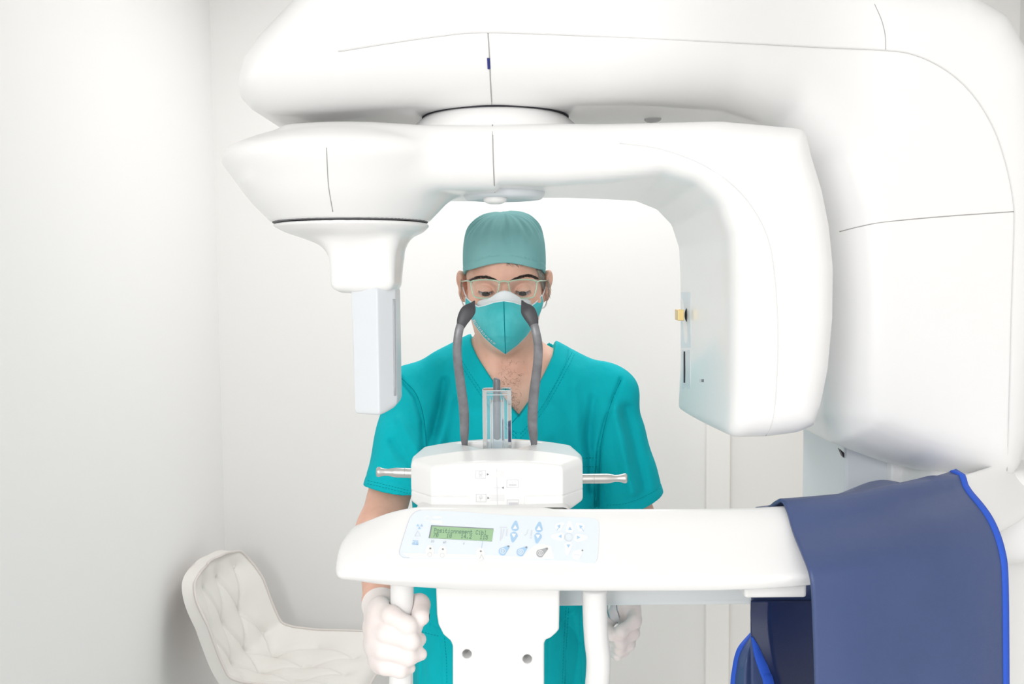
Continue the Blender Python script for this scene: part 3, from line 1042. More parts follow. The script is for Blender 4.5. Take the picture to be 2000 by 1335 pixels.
chp('pictogram_detail', [[(934.5, 925.6), (942.5, 925.6), (942.5, 926.5), (934.5, 926.5)]] + ring(938.5, 929.5, 3.2, 2, .5, 12) + bxs(935.5, 920.5, 941.5, 925.6, .5)
    + [[(935.5, 972), (942.5, 972), (942.5, 972.8), (935.5, 972.8)]] + ring(939, 970, 3.2, 2.6, .5, 12) + [[(938, 973), (939, 973), (938.6, 977), (937.6, 977)]]
    + [[(1000.6, 940), (1001.4, 940), (1001.4, 944), (1000.6, 944)]] + [[(994 + k * 1.9, 945.5), (995.2 + k * 1.9, 945.5), (995.2 + k * 1.9, 948.2), (994 + k * 1.9, 948.2)] for k in range(8)]
    + [[(993.5 + k * 1.8, 981), (995 + k * 1.8, 981), (995 + k * 1.8, 986), (993.5 + k * 1.8, 986)] for k in range(10)], M['ink_soft'])
chp('pointer_print', [[(951, 923.8), (951, 928.2), (954.8, 926.1)], [(983.8, 949.9), (983.8, 954.1), (979.8, 952)], [(952, 970), (952, 974.4), (955.8, 972.3)]], M['ink'])
chp('marker_field', [[(958, 920.5), (969, 920.5), (983.8, 920.5), (983.8, 931.5), (969, 931.5), (958, 931.5)], [(958, 965.5), (984.8, 965.5), (984.8, 978), (958, 978)]], mat('marker_field_grey', (.80, .80, .805), .4), .0006)

# handle rods left and right of the chin rest
for sgn, a, b, seamx in ((-1, (735, 921), (808, 923.5), 791), (1, (1225, 933.5), (1136, 934.5), 1160)):
    A_, B_ = P(*a, 1.335), P(*b, 1.335)
    Lr = np.linalg.norm(B_ - A_)
    prof = [(0, 0), (.0002, .0055), (.0016, .0066), (.0035, .0070), (.0065, .0062), (.011, .0050), (.017, .0048), (.0225, .0060), (.026, .0066), (.0295, .0068), (Lr, .0068), (Lr + .012, .0068)]
    rd = obj('adjusting_knob', *lathe_vf(A_, B_ - A_, prof, 28), M['steel'], MX, auto=50)
    sx = P(seamx, (a[1] + b[1]) / 2, 1.335)
    obj('knob_groove', *lathe_vf(sx, (1, 0, 0), [(-.0003, .0), (-.0003, .0070), (.0003, .0070), (.0003, .0)], 28), M['seam'], rd)

# temple supports
def temple(pts, rad, pad_pts, padr):
    c = spline([P(a, b, y) for a, b, y in pts], 6)
    rr = np.interp(np.linspace(0, 1, len(c)), np.linspace(0, 1, len(rad)), rad)
    o = obj('temple_support', *tube_vf(c, rr, 20, flat=.40, up=(0, 1, 0)), M['rubber'], MX, label='dark grey rubber temple support')
    c = spline([P(a, b, y) for a, b, y in pad_pts], 14)
    rr = np.interp(np.linspace(0, 1, len(c)), np.linspace(0, 1, len(padr)), padr)
    obj('temple_pad', *tube_vf(c, rr, 20, flat=.34, up=(0, 1, 0)), M['pad'], o)


temple([(908, 884, 1.385), (907.5, 868, 1.382), (907, 850, 1.38), (907, 820, 1.375), (905, 790, 1.37), (899, 745, 1.362), (894, 705, 1.355), (893, 675, 1.352), (896, 648, 1.352), (902, 628, 1.356), (910, 615, 1.362)],
       [.0044, .0044, .0064, .0070, .0068, .0064, .0062, .0060, .0058, .0064], [(899, 640, 1.354), (904, 625, 1.355), (911, 612, 1.357), (917, 604, 1.359), (922, 596, 1.363), (927, 587, 1.370)], [.0052, .0068, .0082, .0093, .0100, .0102, .0099, .0090, .0074, .0050, .0026, .0008])
temple([(1043.5, 884, 1.385), (1043, 868, 1.382), (1042, 852, 1.38), (1040, 825, 1.375), (1041, 790, 1.37), (1045, 750, 1.362), (1050, 710, 1.355), (1051, 675, 1.352), (1046, 645, 1.352), (1041, 628, 1.356), (1034, 615, 1.362)],
       [.0044, .0044, .0064, .0072, .0070, .0066, .0064, .0060, .0058, .0064], [(1044, 640, 1.354), (1040, 625, 1.355), (1034, 612, 1.357), (1029, 604, 1.359), (1024, 596, 1.363), (1019, 586, 1.370)], [.0052, .0068, .0082, .0093, .0100, .0102, .0099, .0090, .0074, .0050, .0026, .0008])

# bite block: clear outer sleeve, inner clear post, grey rod
BY = 1.375
bc = P(971, 800, BY)[0]
bt, bb = P(971, 760, BY)[2], 1.337
hx = .0200


def octa(hx_, hy_, c_, z_):
    return [(bc + sx_ * (hx_ - (c_ if k == 0 else 0)), BY + sy_ * (hy_ - (c_ if k == 1 else 0)), z_) for sx_, sy_, ks in ((1, 1, (0, 1)), (-1, 1, (1, 0)), (-1, -1, (0, 1)), (1, -1, (1, 0))) for k in ks]


def octp(hx_, hy_, c_):
    return [(hx_, hy_ - c_), (hx_ - c_, hy_), (-hx_ + c_, hy_), (-hx_, hy_ - c_), (-hx_, -hy_ + c_), (-hx_ + c_, -hy_), (hx_ - c_, -hy_), (hx_, -hy_ + c_)]


oc = octp(hx, .017, .005)
sl = obj('clear_sleeve', *prism([(bc + a, BY + b, bb) for a, b in oc], (0, 0, bt - bb)), M['glass'], MX, smooth=False, label='clear acrylic bite block sleeve')
ed = []
for a, b in oc:
    ed.append(tube_vf([(bc + a, BY + b, bb), (bc + a, BY + b, bt)], .00045, 6))
lp = [(bc + a, BY + b, bt) for a, b in oc]
ed.append(tube_vf(lp + lp[:1], .0008, 6))
lp = [(bc + a * .9, BY + b * .9, bt - .006) for a, b in oc]
ed.append(tube_vf(lp + lp[:1], .0007, 6))
obj('sleeve_edges', *join(ed), M['edge'], sl)
pc = octp(.0095, .0095, .003)
post = obj('clear_post', *prism([(bc + a, BY + b, bb - .004) for a, b in pc], (0, 0, P(971, 777, BY)[2] - bb)), clear_mat('thick_clear_acrylic', (.93, .96, .98), .04, .12, (.86, .93, .97)), MX, smooth=False)
obj('post_edges', *join([tube_vf([(bc + a, BY + b, bb - .003), (bc + a, BY + b, P(971, 777, BY)[2])], .0007, 6) for a, b in pc]), M['edge'], post)
rt, rb = P(970, 744, BY)[2], P(970, 858, BY)[2]
obj('bite_rod', *tube_vf([(bc - .0008, BY, rb), (bc - .0006, BY, rb + .001), (bc - .0006, BY, rb + .003), (bc - .0004, BY, (rt + rb) / 2), (bc - .0003, BY, rt), (bc - .0002, BY, rt + .002), (bc, BY, rt + .0037), (bc + .0004, BY, rt + .0044)],
                         [.002, .0036, .0050, .0050, .0052, .0052, .0042, .001], 16), M['rubber'], MX, label='dark grey bite rod')

# ---- support plate under the shelf, with two holes
SP = XZ([(850, 1120), (1094, 1120), (1093, 1190), (1092, 1230), (1086, 1237), (1076, 1246), (1066, 1250), (1063, 1257), (1063, 1500), (1050, 1530), (900, 1530), (884, 1500), (884, 1262), (880, 1252), (866, 1240), (856, 1220), (853, 1200), (852, 1170)], 1.245)


def f_sup(p):
    d = ext(poly(p[:, 0], p[:, 2], SP), np.abs(p[:, 1] - 1.275) - .030, .004)
    for a, b in ((912, 1277), (1030, 1287)):
        q = P(a, b, 1.245)
        r = np.hypot(p[:, 0] - q[0], p[:, 2] - q[2]) - .0062
        d = np.maximum(d, -np.maximum(r, p[:, 1] - 1.275))
    return d


su = surf_box(f_sup, (SP[12][0] - .03, 1.235, SP[9][1] - .02), (SP[1][0] + .02, 1.315, 1.235), .0018)
obj('support_plate', *su, M['white'], MX)
# grab handles hanging from the shelf and curving back to the plate
def handle(pts, r):
    c = spline([P(a, b, y) for a, b, y in pts], 10)
    obj('grab_handle', *tube_vf(c, r, 24, up=(0, 1, 0)), M['white'], MX)


HY = 1.262
handle([(785, 1128, HY), (785, 1180, HY), (784, 1240, HY), (783, 1300, HY), (782, 1380, HY), (786, 1450, HY), (810, 1495, HY), (860, 1508, HY), (900, 1508, HY)], .0153)
handle([(1161, 1150, HY), (1162, 1200, HY), (1165, 1250, HY), (1169, 1290, HY), (1166, 1340, HY), (1158, 1400, HY), (1150, 1450, HY), (1125, 1495, HY), (1080, 1508, HY), (1050, 1508, HY)], .0163)

# ================================================================== lead apron over the shelf
AP = root('lead_apron', (P(1750, 1200, 1.3)[0], 1.3, 1.0), 'dark navy lead apron with bright blue binding draped over the white shelf', 'lead apron')
Lp = [(1470, 1600, 1.47), (1466, 1400, 1.47), (1466, 1250, 1.46), (1468, 1160, 1.44), (1474, 1020, 1.42), (1474, 990, 1.385), (1490, 988, 1.34), (1512, 993, 1.29), (1532, 1012, 1.245), (1552, 1048, 1.20), (1570, 1090, 1.163), (1582, 1122, 1.144),
      (1586, 1160, 1.142), (1588, 1220, 1.145), (1592, 1335, 1.15), (1596, 1600, 1.15)]
Rp = [(1780, 1010, 1.515), (1785, 1000, 1.515), (1790, 990, 1.515), (1795, 980, 1.515), (1800, 970, 1.515), (1815, 955, 1.51), (1838, 946, 1.48), (1862, 946, 1.43), (1888, 956, 1.38), (1913, 980, 1.345), (1935, 1010, 1.318), (1950, 1043, 1.298),
      (1960, 1080, 1.282), (1965, 1130, 1.276), (1966, 1335, 1.278), (1967, 1600, 1.280)]
la, rb_ = spline([P(*q) for q in Lp], 8), spline([P(*q) for q in Rp], 8)
nu = 64
G = np.zeros((nu + 1, len(la), 3))
sidx = np.linspace(0, len(Lp) - 1, len(la))
for i in range(nu + 1):
    u = i / nu
    G[i] = la * (1 - u) + rb_ * u
    # top ripples where the sheet lies on the shelf, and a dip that follows the shelf bend
    top = np.exp(-((sidx - 6.2) / 1.5) ** 2)
    hang = np.clip((sidx - 11) / 4, 0, 1)
    G[i][:, 1] -= .030 * 4 * u * (1 - u) * 0 + hang * .004 * np.sin(u * 9)
    G[i][:, 2] += top * (.010 * math.sin(u * math.pi) + .006 * math.sin(u * 13 + 1) * u - .004 * (1 - u)) + .012 * top * math.exp(-((u - .62) / .16) ** 2)
    G[i][:, 1] += .050 * 4 * u * (1 - u) * np.clip(1 - hang * .2, 0, 1) * -.35
ag = G


def f_under(p):
    return np.minimum(np.minimum(f_arm(p) / .9, bx(p, (.82, 1.62, 1.215), (.175, .13, .075), .03)), bx(p, (x0 + .165, 1.74, .9), (.175, .145, .9), .0))


gq = ag.reshape(-1, 3).copy()
for _ in range(6):
    dv = f_under(gq)
    e3 = 1e-3
    gr = np.stack([f_under(gq + e3 * np.eye(3)[k]) - dv for k in range(3)], 1)
    gr /= np.linalg.norm(gr, axis=1)[:, None] + 1e-12
    mv = np.maximum(.0075 - dv, 0)
    gq += gr * mv[:, None]
ag = gq.reshape(ag.shape)
for _ in range(14):
    ag[:, 1:-1] = (ag[:, 1:-1] * 2 + ag[:, :-2] + ag[:, 2:]) / 4
gq = ag.reshape(-1, 3)
for _ in range(3):
    dv = f_under(gq)
    gr = np.stack([f_under(gq + e3 * np.eye(3)[k]) - dv for k in range(3)], 1)
    gr /= np.linalg.norm(gr, axis=1)[:, None] + 1e-12
    gq = gq + gr * np.maximum(.0055 - dv, 0)[:, None]
ag = gq.reshape(ag.shape)
for _ in range(2):
    ag[1:-1, 1:-1] = (ag[1:-1, 1:-1] * 4 + ag[:-2, 1:-1] + ag[2:, 1:-1] + ag[1:-1, :-2] + ag[1:-1, 2:]) / 8
gq = ag.reshape(-1, 3)
for _ in range(4):
    dv = f_under(gq)
    gr = np.stack([f_under(gq + e3 * np.eye(3)[k]) - dv for k in range(3)], 1)
    gr /= np.linalg.norm(gr, axis=1)[:, None] + 1e-12
    gq = gq + gr * np.maximum(.0075 - dv, 0)[:, None]
ag = gq.reshape(ag.shape)
gv, gf = grid_vf(ag)
cl = obj('apron_sheet', gv, gf, M['navy'], AP)
so = cl.modifiers.new('solidify', 'SOLIDIFY')
so.thickness = .004
so.offset = 0
# bindings along both side edges
def binding(edge, inner, wdt, name='edge_binding'):
    e = np.asarray(edge)
    d = np.asarray(inner) - e
    d /= np.linalg.norm(d, axis=1)[:, None]
    T = np.gradient(e, axis=0)
    n = np.cross(T, d)
    n /= np.linalg.norm(n, axis=1)[:, None] + 1e-12
    wdt = np.broadcast_to(np.asarray(wdt, float).reshape(-1, 1), (len(e), 1))
    ring_ = [e + n * .0035, e + d * wdt + n * .0035, e + d * wdt - n * .0035, e - n * .0035, e - d * .002]
    Gb = np.stack(ring_ + [ring_[0]], 1)
    return obj(name, *grid_vf(Gb), M['binding'], AP)


kb = int(np.searchsorted(sidx, 5.4))
binding(ag[-1][kb:], ag[-2][kb:], .0135)
# the lining side seen below the shelf: two loose rear flaps
def flap(rows, m, nm, bind=True, bside=0):
    R_ = [spline([P(*q) for q in r_], 8) for r_ in rows]
    n_ = 16
    Gf = []
    for a_, b_ in zip(R_[:-1], R_[1:]):
        for k in range(n_):
            Gf.append(a_ * (1 - k / n_) + b_ * k / n_)
    Gf.append(R_[-1])
    Gf = np.array(Gf)
    o = obj(nm, *grid_vf(Gf), m, AP)
    s_ = o.modifiers.new('solidify', 'SOLIDIFY')
    s_.thickness = .003
    s_.offset = 0
    if bind:
        binding(Gf[bside], Gf[bside + (1 if bside == 0 else -1)], .012)
    return o


flap([[(1466, 1172, 1.43), (1466, 1215, 1.425), (1470, 1255, 1.415), (1480, 1300, 1.40), (1493, 1340, 1.39), (1506, 1450, 1.385)], [(1500, 1172, 1.425), (1500, 1215, 1.42), (1504, 1255, 1.41), (1512, 1300, 1.40), (1524, 1340, 1.395), (1535, 1450, 1.39)],
      [(1600, 1172, 1.45), (1600, 1215, 1.45), (1600, 1255, 1.45), (1600, 1300, 1.45), (1600, 1340, 1.45), (1600, 1450, 1.45)],
      [(1740, 1172, 1.50), (1740, 1215, 1.50), (1740, 1255, 1.50), (1740, 1300, 1.50), (1740, 1340, 1.50), (1740, 1450, 1.50)]], M['navy_dark'], 'apron_lining', False)
fl = [P(*q) for q in [(1469, 1243, 1.412), (1472, 1262, 1.41), (1477, 1285, 1.402), (1486, 1312, 1.396), (1494, 1340, 1.388), (1507, 1450, 1.383)]]
e_ = spline(fl, 8)
binding(e_, e_ + np.array([1, 0, 0]) * .1, np.interp(np.arange(len(e_)), [0, 6, 20, 40], [.001, .006, .013, .014]))
flap([[(1468, 1238, 1.52), (1447, 1262, 1.50), (1439, 1280, 1.50), (1434, 1305, 1.50), (1430, 1340, 1.50), (1426, 1450, 1.50)], [(1474, 1240, 1.49), (1462, 1268, 1.47), (1458, 1290, 1.46), (1456, 1310, 1.46), (1455, 1340, 1.46), (1452, 1450, 1.46)],
      [(1500, 1245, 1.50), (1500, 1275, 1.49), (1502, 1290, 1.49), (1504, 1312, 1.49), (1505, 1340, 1.49), (1505, 1450, 1.49)]], M['navy'], 'apron_rear_flap', True)

# ================================================================== tufted chair by the left wall
CH = root('tufted_chair', (-.685, 2.85, 0), 'cream tufted bucket chair with buttons standing in the corner by the wall', 'chair')
rz = math.radians(-6)
Rz = np.array([[math.cos(rz), -math.sin(rz), 0], [math.sin(rz), math.cos(rz), 0], [0, 0, 1]])
CO = np.array([-.685, 2.85, 0])
SZ = .425
prof = spline([(-.235, .335), (-.236, .310), (-.225, .25), (-.195, .16), (-.165, .08), (-.13, .025), (-.08, .0), (0, -.004), (.1, .0), (.19, .004), (.235, -.006), (.25, -.03)], 12)
buttons = []
nv, nw = len(prof), 72
def chair_surface(off):
    Gc = np.zeros((nv, nw + 1, 3))
    for i in range(nv):
        s_ = i / (nv - 1)
        x_, z_ = prof[i]
        t_ = prof[min(i + 1, nv - 1)] - prof[max(i - 1, 0)]
        t_ /= np.linalg.norm(t_)
        nx, nz = t_[1] * -1, t_[0]
        wd = .215 * (math.sqrt(max(.0, 1 - max(0, 1 - s_ / .27) ** 2)) * .80 + .20)
        for j in range(nw + 1):
            v_ = -1 + 2 * j / nw
            cur = .055 * min(1, .15 + s_ / .28) * abs(v_) ** 2.4 * (1 if s_ < .55 else 1 - .55 * (s_ - .55) / .45)
            h_ = 0
            if off == 0:
                for bs, bv in buttons:
                    dd = ((s_ - bs) * 4.6) ** 2 + ((v_ - bv) * 1.15) ** 2
                    h_ -= .012 * math.exp(-dd * 26)
                for k in range(len(buttons)):
                    for q_ in range(k + 1, len(buttons)):
                        (s1, v1), (s2, v2) = buttons[k], buttons[q_]
                        if abs(s1 - s2) < .2 and abs(v1 - v2) < .75 and (s1 != s2 or True) and abs(s1 - s2) > .05:
                            ex, ey = (s2 - s1) * 4.6, (v2 - v1) * 1.15
                            wx_, wy_ = (s_ - s1) * 4.6, (v_ - v1) * 1.15
                            tt = min(1, max(0, (wx_ * ex + wy_ * ey) / (ex * ex + ey * ey)))
                            h_ -= .0075 * math.exp(-((wx_ - ex * tt) ** 2 + (wy_ - ey * tt) ** 2) * 1100)
                h_ += .008
            q3 = np.array([x_ + nx * (cur + h_ - off), v_ * wd, z_ + nz * (cur + h_ - off)])
            Gc[i, j] = Rz @ q3 + CO + np.array([0, 0, SZ])
    return Gc


for r_, s0 in enumerate((.16, .29, .42, .55, .68, .81)):
    for v0 in ((-.5, 0, .5) if r_ % 2 else (-.25, .25, -.75, .75)):
        buttons.append((s0, v0))
Gt = chair_surface(0)
Gu = chair_surface(.030)
tv, tf = grid_vf(Gt)
obj('tufted_cushion', tv, tf, M['chair'], CH)
uv_, uf = grid_vf(Gu)
shell = obj('seat_shell', uv_, [f[::-1] for f in uf], M['chair_back'], CH)
loop = np.vstack([Gt[:, 0], Gt[-1, 1:], Gt[::-1, -1][1:], Gt[0, ::-1][1:]])
lo2 = np.vstack([Gu[:, 0], Gu[-1, 1:], Gu[::-1, -1][1:], Gu[0, ::-1][1:]])
Ge = np.stack([loop, lo2], 0)
obj('side_band', *grid_vf(Ge), M['chair'], CH)
obj('piping', *tube_vf(loop, .004, 8), M['chair_back'], CH)
for s0, v0 in buttons:
    i, j = int(round(s0 * (nv - 1))), int(round((v0 + 1) / 2 * nw))
    nrm = np.cross(Gt[i, j + 1] - Gt[i, j - 1], Gt[i + 1, j] - Gt[i - 1, j])
    nrm /= -np.linalg.norm(nrm)
    if nrm @ (Gt[i, j] - Gu[i, j]) < 0:
        nrm = -nrm
    obj('button', *lathe_vf(Gt[i, j] - nrm * .001, nrm, [(0, .0), (0, .010), (.003, .0095), (.006, .006), (.007, .0)], 16), M['chair'], CH)
obj('gas_lift', *lathe_vf((CO[0], CO[1], .02), (0, 0, 1), [(0, .0), (0, .035), (.3, .035), (.3, .022), (SZ - .055, .022), (SZ - .055, .08), (SZ - .045, .08), (SZ - .045, 0)], 24), M['chrome'], CH, auto=40)
obj('round_base', *lathe_vf((CO[0], CO[1], 0), (0, 0, 1), [(0, 0), (0, .205), (.008, .205), (.02, .15), (.035, .05), (.04, 0)], 48), M['chrome'], CH)

# ================================================================== the person
PE = root('person', (P(983, 900, 1.80)[0], 1.80, 0),
          'person in teal scrubs, cap, mask and glasses looking down behind the X-ray machine', 'person')
SL, EL, WL = P(806, 772, 1.80), P(742, 1035, 1.61), P(742, 1172, 1.345)
SR, ER, WR = P(1190, 772, 1.80), P(1236, 1005, 1.83), P(1222, 1168, 1.755)
HO = P(985, 567, 1.675)
hp = math.radians(12)
HR = np.array([[1, 0, 0], [0, math.cos(hp), -math.sin(hp)], [0, math.sin(hp), math.cos(hp)]])   # local -> world
HRR = HR


def hl(p):
    return (p - HO) @ HRR


def hw_(q):
    return HO + HRR @ np.asarray(q, float)


def head(q):
    d = ell(q, (0, .088, .030), (.0690, .090, .088))
    d = smin(d, ell(q, (0, .055, -.032), (.0600, .058, .080)), .030)
    ax_ = q.copy()
    ax_[:, 0] = np.abs(ax_[:, 0])
    d = smin(d, ell(ax_, (.040, .030, -.030), (.024, .024, .022)), .018)          # cheekbones
    d = smin(d, rc(q, (0, .030, -.095), (0, .045, -.088), .026), .03)              # chin
    d = smin(d, rc(ax_, (.008, .0130, .0165), (.040, .0225, .0185), .0085, .009), .012)  # brow ridge
    d = smax(d, -ell(ax_, (.0320, -.000, -.0005), (.0185, .0145, .0125)), .012)    # eye sockets
    d = smin(d, rc(q, (0, .010, .006), (0, -.010, -.032), .0070, .0120), .010)     # nose
    # eyelids, lowered, with the aperture cut out
    lid = sph(ax_, (.0320, .0165, -.004), .0140)
    u = (ax_[:, 0] - .032) / .0125
    op = np.abs(q[:, 2] + .0070 - .0025 * u * u) - .0040 * np.maximum(1 - u * u, 0) ** .7
    cut = np.maximum(np.maximum(op, sph(ax_, (.032, .0165, -.004), .0165)), q[:, 1] - .012)
    d = smin(d, np.maximum(lid, -cut), .0035)
    d = np.maximum(d, -cut)
    # ears
    er = ell(ax_, (.0760, .090, -.012), (.0070, .0145, .027), np.array([[math.cos(.35), -math.sin(.35), 0], [math.sin(.35), math.cos(.35), 0], [0, 0, 1]]))
    er = smin(er, ell(ax_, (.0810, .092, .002), (.0065, .0125, .0145)), .006)
    er = smax(er, -ell(ax_, (.0850, .080, -.004), (.006, .007, .015)), .005)
    return smin(d, er, .006)


NB = P(985, 700, 1.80)


def body(p):
    q = hl(p)
    hd = np.full(len(p), 9.)
    m = (p[:, 2] > 1.36) & (np.abs(p[:, 0] - HO[0]) < .3)
    if m.any():
        hd[m] = head(q[m])
    hd[~m] = L(p[~m] - np.array([HO[0], 1.77, 1.62])) - .16
    d = smin(hd, rc(p, P(987, 735, 1.825), hw_((0, .085, -.045)), .056, .054), .030)
    # sternomastoid hints
    for sx_ in (-1, 1):
        d = smin(d, rc(p, P(987 + sx_ * 14, 728, 1.765), hw_((sx_ * .050, .085, -.04)), .009, .012), .02)
        d = smin(d, rc(p, P(987 + sx_ * 18, 722, 1.765), P(987 + sx_ * 115, 722, 1.80), .008, .010), .022)   # collar bones
    tr = smin(rc(p, P(987, 705, 1.835), SL + np.array([.010, 0, -.004]), .048, .044), rc(p, P(987, 705, 1.835), SR + np.array([-.010, 0, -.004]), .048, .044), .03)
    d = smin(d, tr, .035)
    ch_ = ell(p, P(987, 850, 1.835), (.158, .098, .175))
    ab = ell(p, P(985, 1120, 1.83), (.142, .095, .22))
    d = smin(d, smin(ch_, ab, .06), .05)
    d = smin(d, ell(p, P(985, 1330, 1.84), (.150, .10, .13)), .05)
    for S_, E_, W_ in ((SL, EL, WL), (SR, ER, WR)):
        a = smin(rc(p, S_ + np.array([.004 if S_ is SL else -.012, 0, -.004]), E_, .041, .036), ell(p, E_ * .62 + W_ * .38, (.040, .050, .046)), .03)
        a = smin(a, rc(p, E_, W_, .037, .0235), .02)
        d = smin(d, a, .03)
    return d


# hands --------------------------------------------------------------
def hand_left(p):
    """The hand round the grab handle: back of hand outside, fingers in front, thumb on the inner side."""
    mc = [P(741, 1190, 1.280), P(731, 1222, 1.284), P(729, 1256, 1.286), P(737, 1288, 1.288)]
    d = rc(p, WL, P(745, 1195, 1.31), .0260, .0235)
    for c_, r_ in zip(mc, (.0125, .0130, .0125, .0115)):
        d = smin(d, rc(p, P(752, 1190, 1.318), c_, .019, r_), .012)
    d = smin(d, rc(p, P(748, 1210, 1.30), P(748, 1272, 1.30), .018, .016), .012)
    f1 = chain(p, [mc[0], P(764, 1201, 1.239), P(797, 1221, 1.2335), P(812, 1223, 1.249)], [.0122, .0118, .0112, .0095])
    f2 = chain(p, [mc[1], P(756, 1236, 1.238), P(802, 1252, 1.2335), P(819, 1248, 1.252)], [.0122, .0116, .0108, .0092])
    f3 = chain(p, [mc[2], P(752, 1270, 1.240), P(798, 1283, 1.2350), P(822, 1277, 1.247)], [.0118, .0112, .0102, .0082])
    f4 = chain(p, [mc[3], P(754, 1301, 1.243), P(782, 1308, 1.2385), P(800, 1304, 1.248)], [.0110, .0104, .0094, .0078])
    for f_ in (f1, f2, f3, f4):
        d = smin(d, f_, .0055)
    d = smin(d, ell(p, P(743, 1238, 1.270), (.0185, .027, .049)), .018)
    th = chain(p, [P(758, 1190, 1.325), P(793, 1178, 1.318), P(819, 1180, 1.274), P(822, 1204, 1.248)], [.018, .0140, .0130, .0118], .008)
    return smax(smin(d, th, .005), -rc(p, P(785, 1100, 1.262), P(782, 1400, 1.262), .0162), .002)


def hand_right(p):
    """The loosely closed fist holding a plastic sleeve."""
    Y = 1.735
    d = rc(p, WR, P(1224, 1196, 1.745), .0250, .0215)
    mc = [P(1238, 1192, 1.735), P(1240, 1210, 1.742), P(1236, 1228, 1.75), P(1228, 1244, 1.755)]
    for c_ in mc:
        d = smin(d, rc(p, P(1222, 1185, 1.75), c_, .019, .012), .012)
    f1 = chain(p, [mc[0], P(1239, 1213, 1.703), P(1214, 1232, 1.690), P(1200, 1238, 1.705)], [.0125, .0118, .0108, .0098])
    f2 = chain(p, [mc[1], P(1236, 1236, 1.708), P(1212, 1254, 1.695), P(1196, 1253, 1.712)], [.0120, .0114, .0108, .0092])
    f3 = chain(p, [mc[2], P(1228, 1258, 1.712), P(1210, 1268, 1.702), P(1194, 1262, 1.718)], [.0115, .0108, .0102, .0088])
    f4 = chain(p, [mc[3], P(1218, 1270, 1.722), P(1206, 1278, 1.712), P(1192, 1271, 1.724)], [.0105, .0098, .0088, .0078])
    for f_ in (f1, f2, f3, f4):
        d = smin(d, f_, .0035)
    th = chain(p, [P(1206, 1196, 1.75), P(1186, 1212, 1.73), P(1184, 1232, 1.705), P(1194, 1241, 1.695)], [.016, .0125, .0115, .0095], .008)
    return smin(d, th, .005)


def full(p):
    d = body(p)
    for fn, c_ in ((hand_left, (.0, .0)), (hand_right, (.0, .0))):
        W_ = WL if fn is hand_left else WR
        r = L(p - W_)
        m = r < .26
        h_ = r - .14
        if m.any():
            h_[m] = fn(p[m]) + .0018
        d = np.where(m, smin(d, h_, .008), d)
    return d


bv = surf(full, [ax_mix(-.34, .36, HO[0] - .095, HO[0] + .095, .0013, .0042), ax_mix(1.20, 1.97, 1.64, 1.79, .0013, .0042), ax_mix(.90, 1.78, 1.50, 1.67, .0013, .0042)], 1.8)
print('body', len(bv[0]))
bo = obj('body', *bv, M['skin'], PE, label='light skin of face, neck and arms')
c_body = Caster(bv)

for nm, fn, lo, hi in (('latex_glove', hand_left, (-.225, 1.215, 1.03), (-.125, 1.375, 1.18)), ('latex_glove', hand_right, (.14, 1.66, .90), (.27, 1.79, 1.06))):
    W_ = WL if fn is hand_left else WR
    E_ = EL if fn is hand_left else ER
    ax_v = (E_ - W_) / np.linalg.norm(E_ - W_)
    off = -.012 if fn is hand_left else .004

    def gl(p, fn=fn, W_=W_, ax_v=ax_v, off=off):
        d = fn(p)
        d = smin(d, rc(p, W_, W_ + ax_v * .04, .0255, .028), .01)
        return smax(d, (p - W_) @ ax_v - off, .003)
    gv_ = surf_box(gl, np.array(lo) - .01, np.array(hi) + .01, .0012)
    print('glove', len(gv_[0]))
    obj(nm, *gv_, M['glove'], PE, label='pinkish white latex glove ' + ('gripping the handle' if fn is hand_left else 'closed round a sleeve'))

# eyes
for sx_ in (-1, 1):
    c_ = hw_((sx_ * .032, .0165, -.004))
    prof_ = [(-.0128 * math.cos(math.radians(a)), .0128 * math.sin(math.radians(a))) for a in range(0, 181, 10)]
    ey = obj('eye', *lathe_vf(c_, (0, 1, 0), prof_, 32), M['sclera'], PE)
    dr_ = HRR @ np.array([-.02, -math.cos(.42), -math.sin(.42)])
    ip = [(.0113, .0), (.0124, .0), (.0124, .0062), (.0110, .0064)]
    obj('iris', *lathe_vf(c_, dr_, [(.0105, .0), (.0108, .0068), (.0120, .0054), (.0128, .0030), (.0131, 0)], 28), M['iris'], ey)


# hair helpers: every strand a tapered three-sided hair
def strands(name, curves, r, m, parent):
    return obj(name, *join([tube_vf(c_, np.linspace(r, r * .25, len(c_)), 4) for c_ in curves if len(c_) > 1]), m, parent)


def on_body(a, b, lift=.0):
    return c_body.hit(a, b, lift)


for sx_, ln in ((-1, [(917, 549), (925, 545), (935, 541.5), (945, 540.5), (955, 541.5), (964, 544.5), (972, 548)]), (1, [(997, 548), (1005, 544.5), (1015, 541), (1025, 538.5), (1035, 538.5), (1043, 541.5), (1047, 544.5)])):
    cv = []
    sp_ = spline(ln, 30)
    for i in range(620):
        t_ = rng.random()
        k = int(t_ * (len(sp_) - 1))
        wd = 2.1 * (1 - abs(2 * t_ - 1) ** 2.6) + .6
        a0 = sp_[k] + np.array([rng.normal() * .8, rng.uniform(-1, 1) * wd])
        dirx = sx_ * rng.uniform(3, 6.5)
        a1 = a0 + np.array([dirx, rng.uniform(-1.8, -.1) if (t_ < .6) == (sx_ > 0) else rng.uniform(-.4, 1.2)])
        h0, h1 = on_body(*a0, -.0002), on_body(*((a0 + a1) / 2), .0008)
        h2 = on_body(*a1, .0012)
        if h0 is None or h1 is None or h2 is None or np.linalg.norm(h2 - h0) > .02:
            continue
        cv.append([h0, h1, h2])
    strands('eyebrow', cv, .00024, M['hair_dark'], PE)
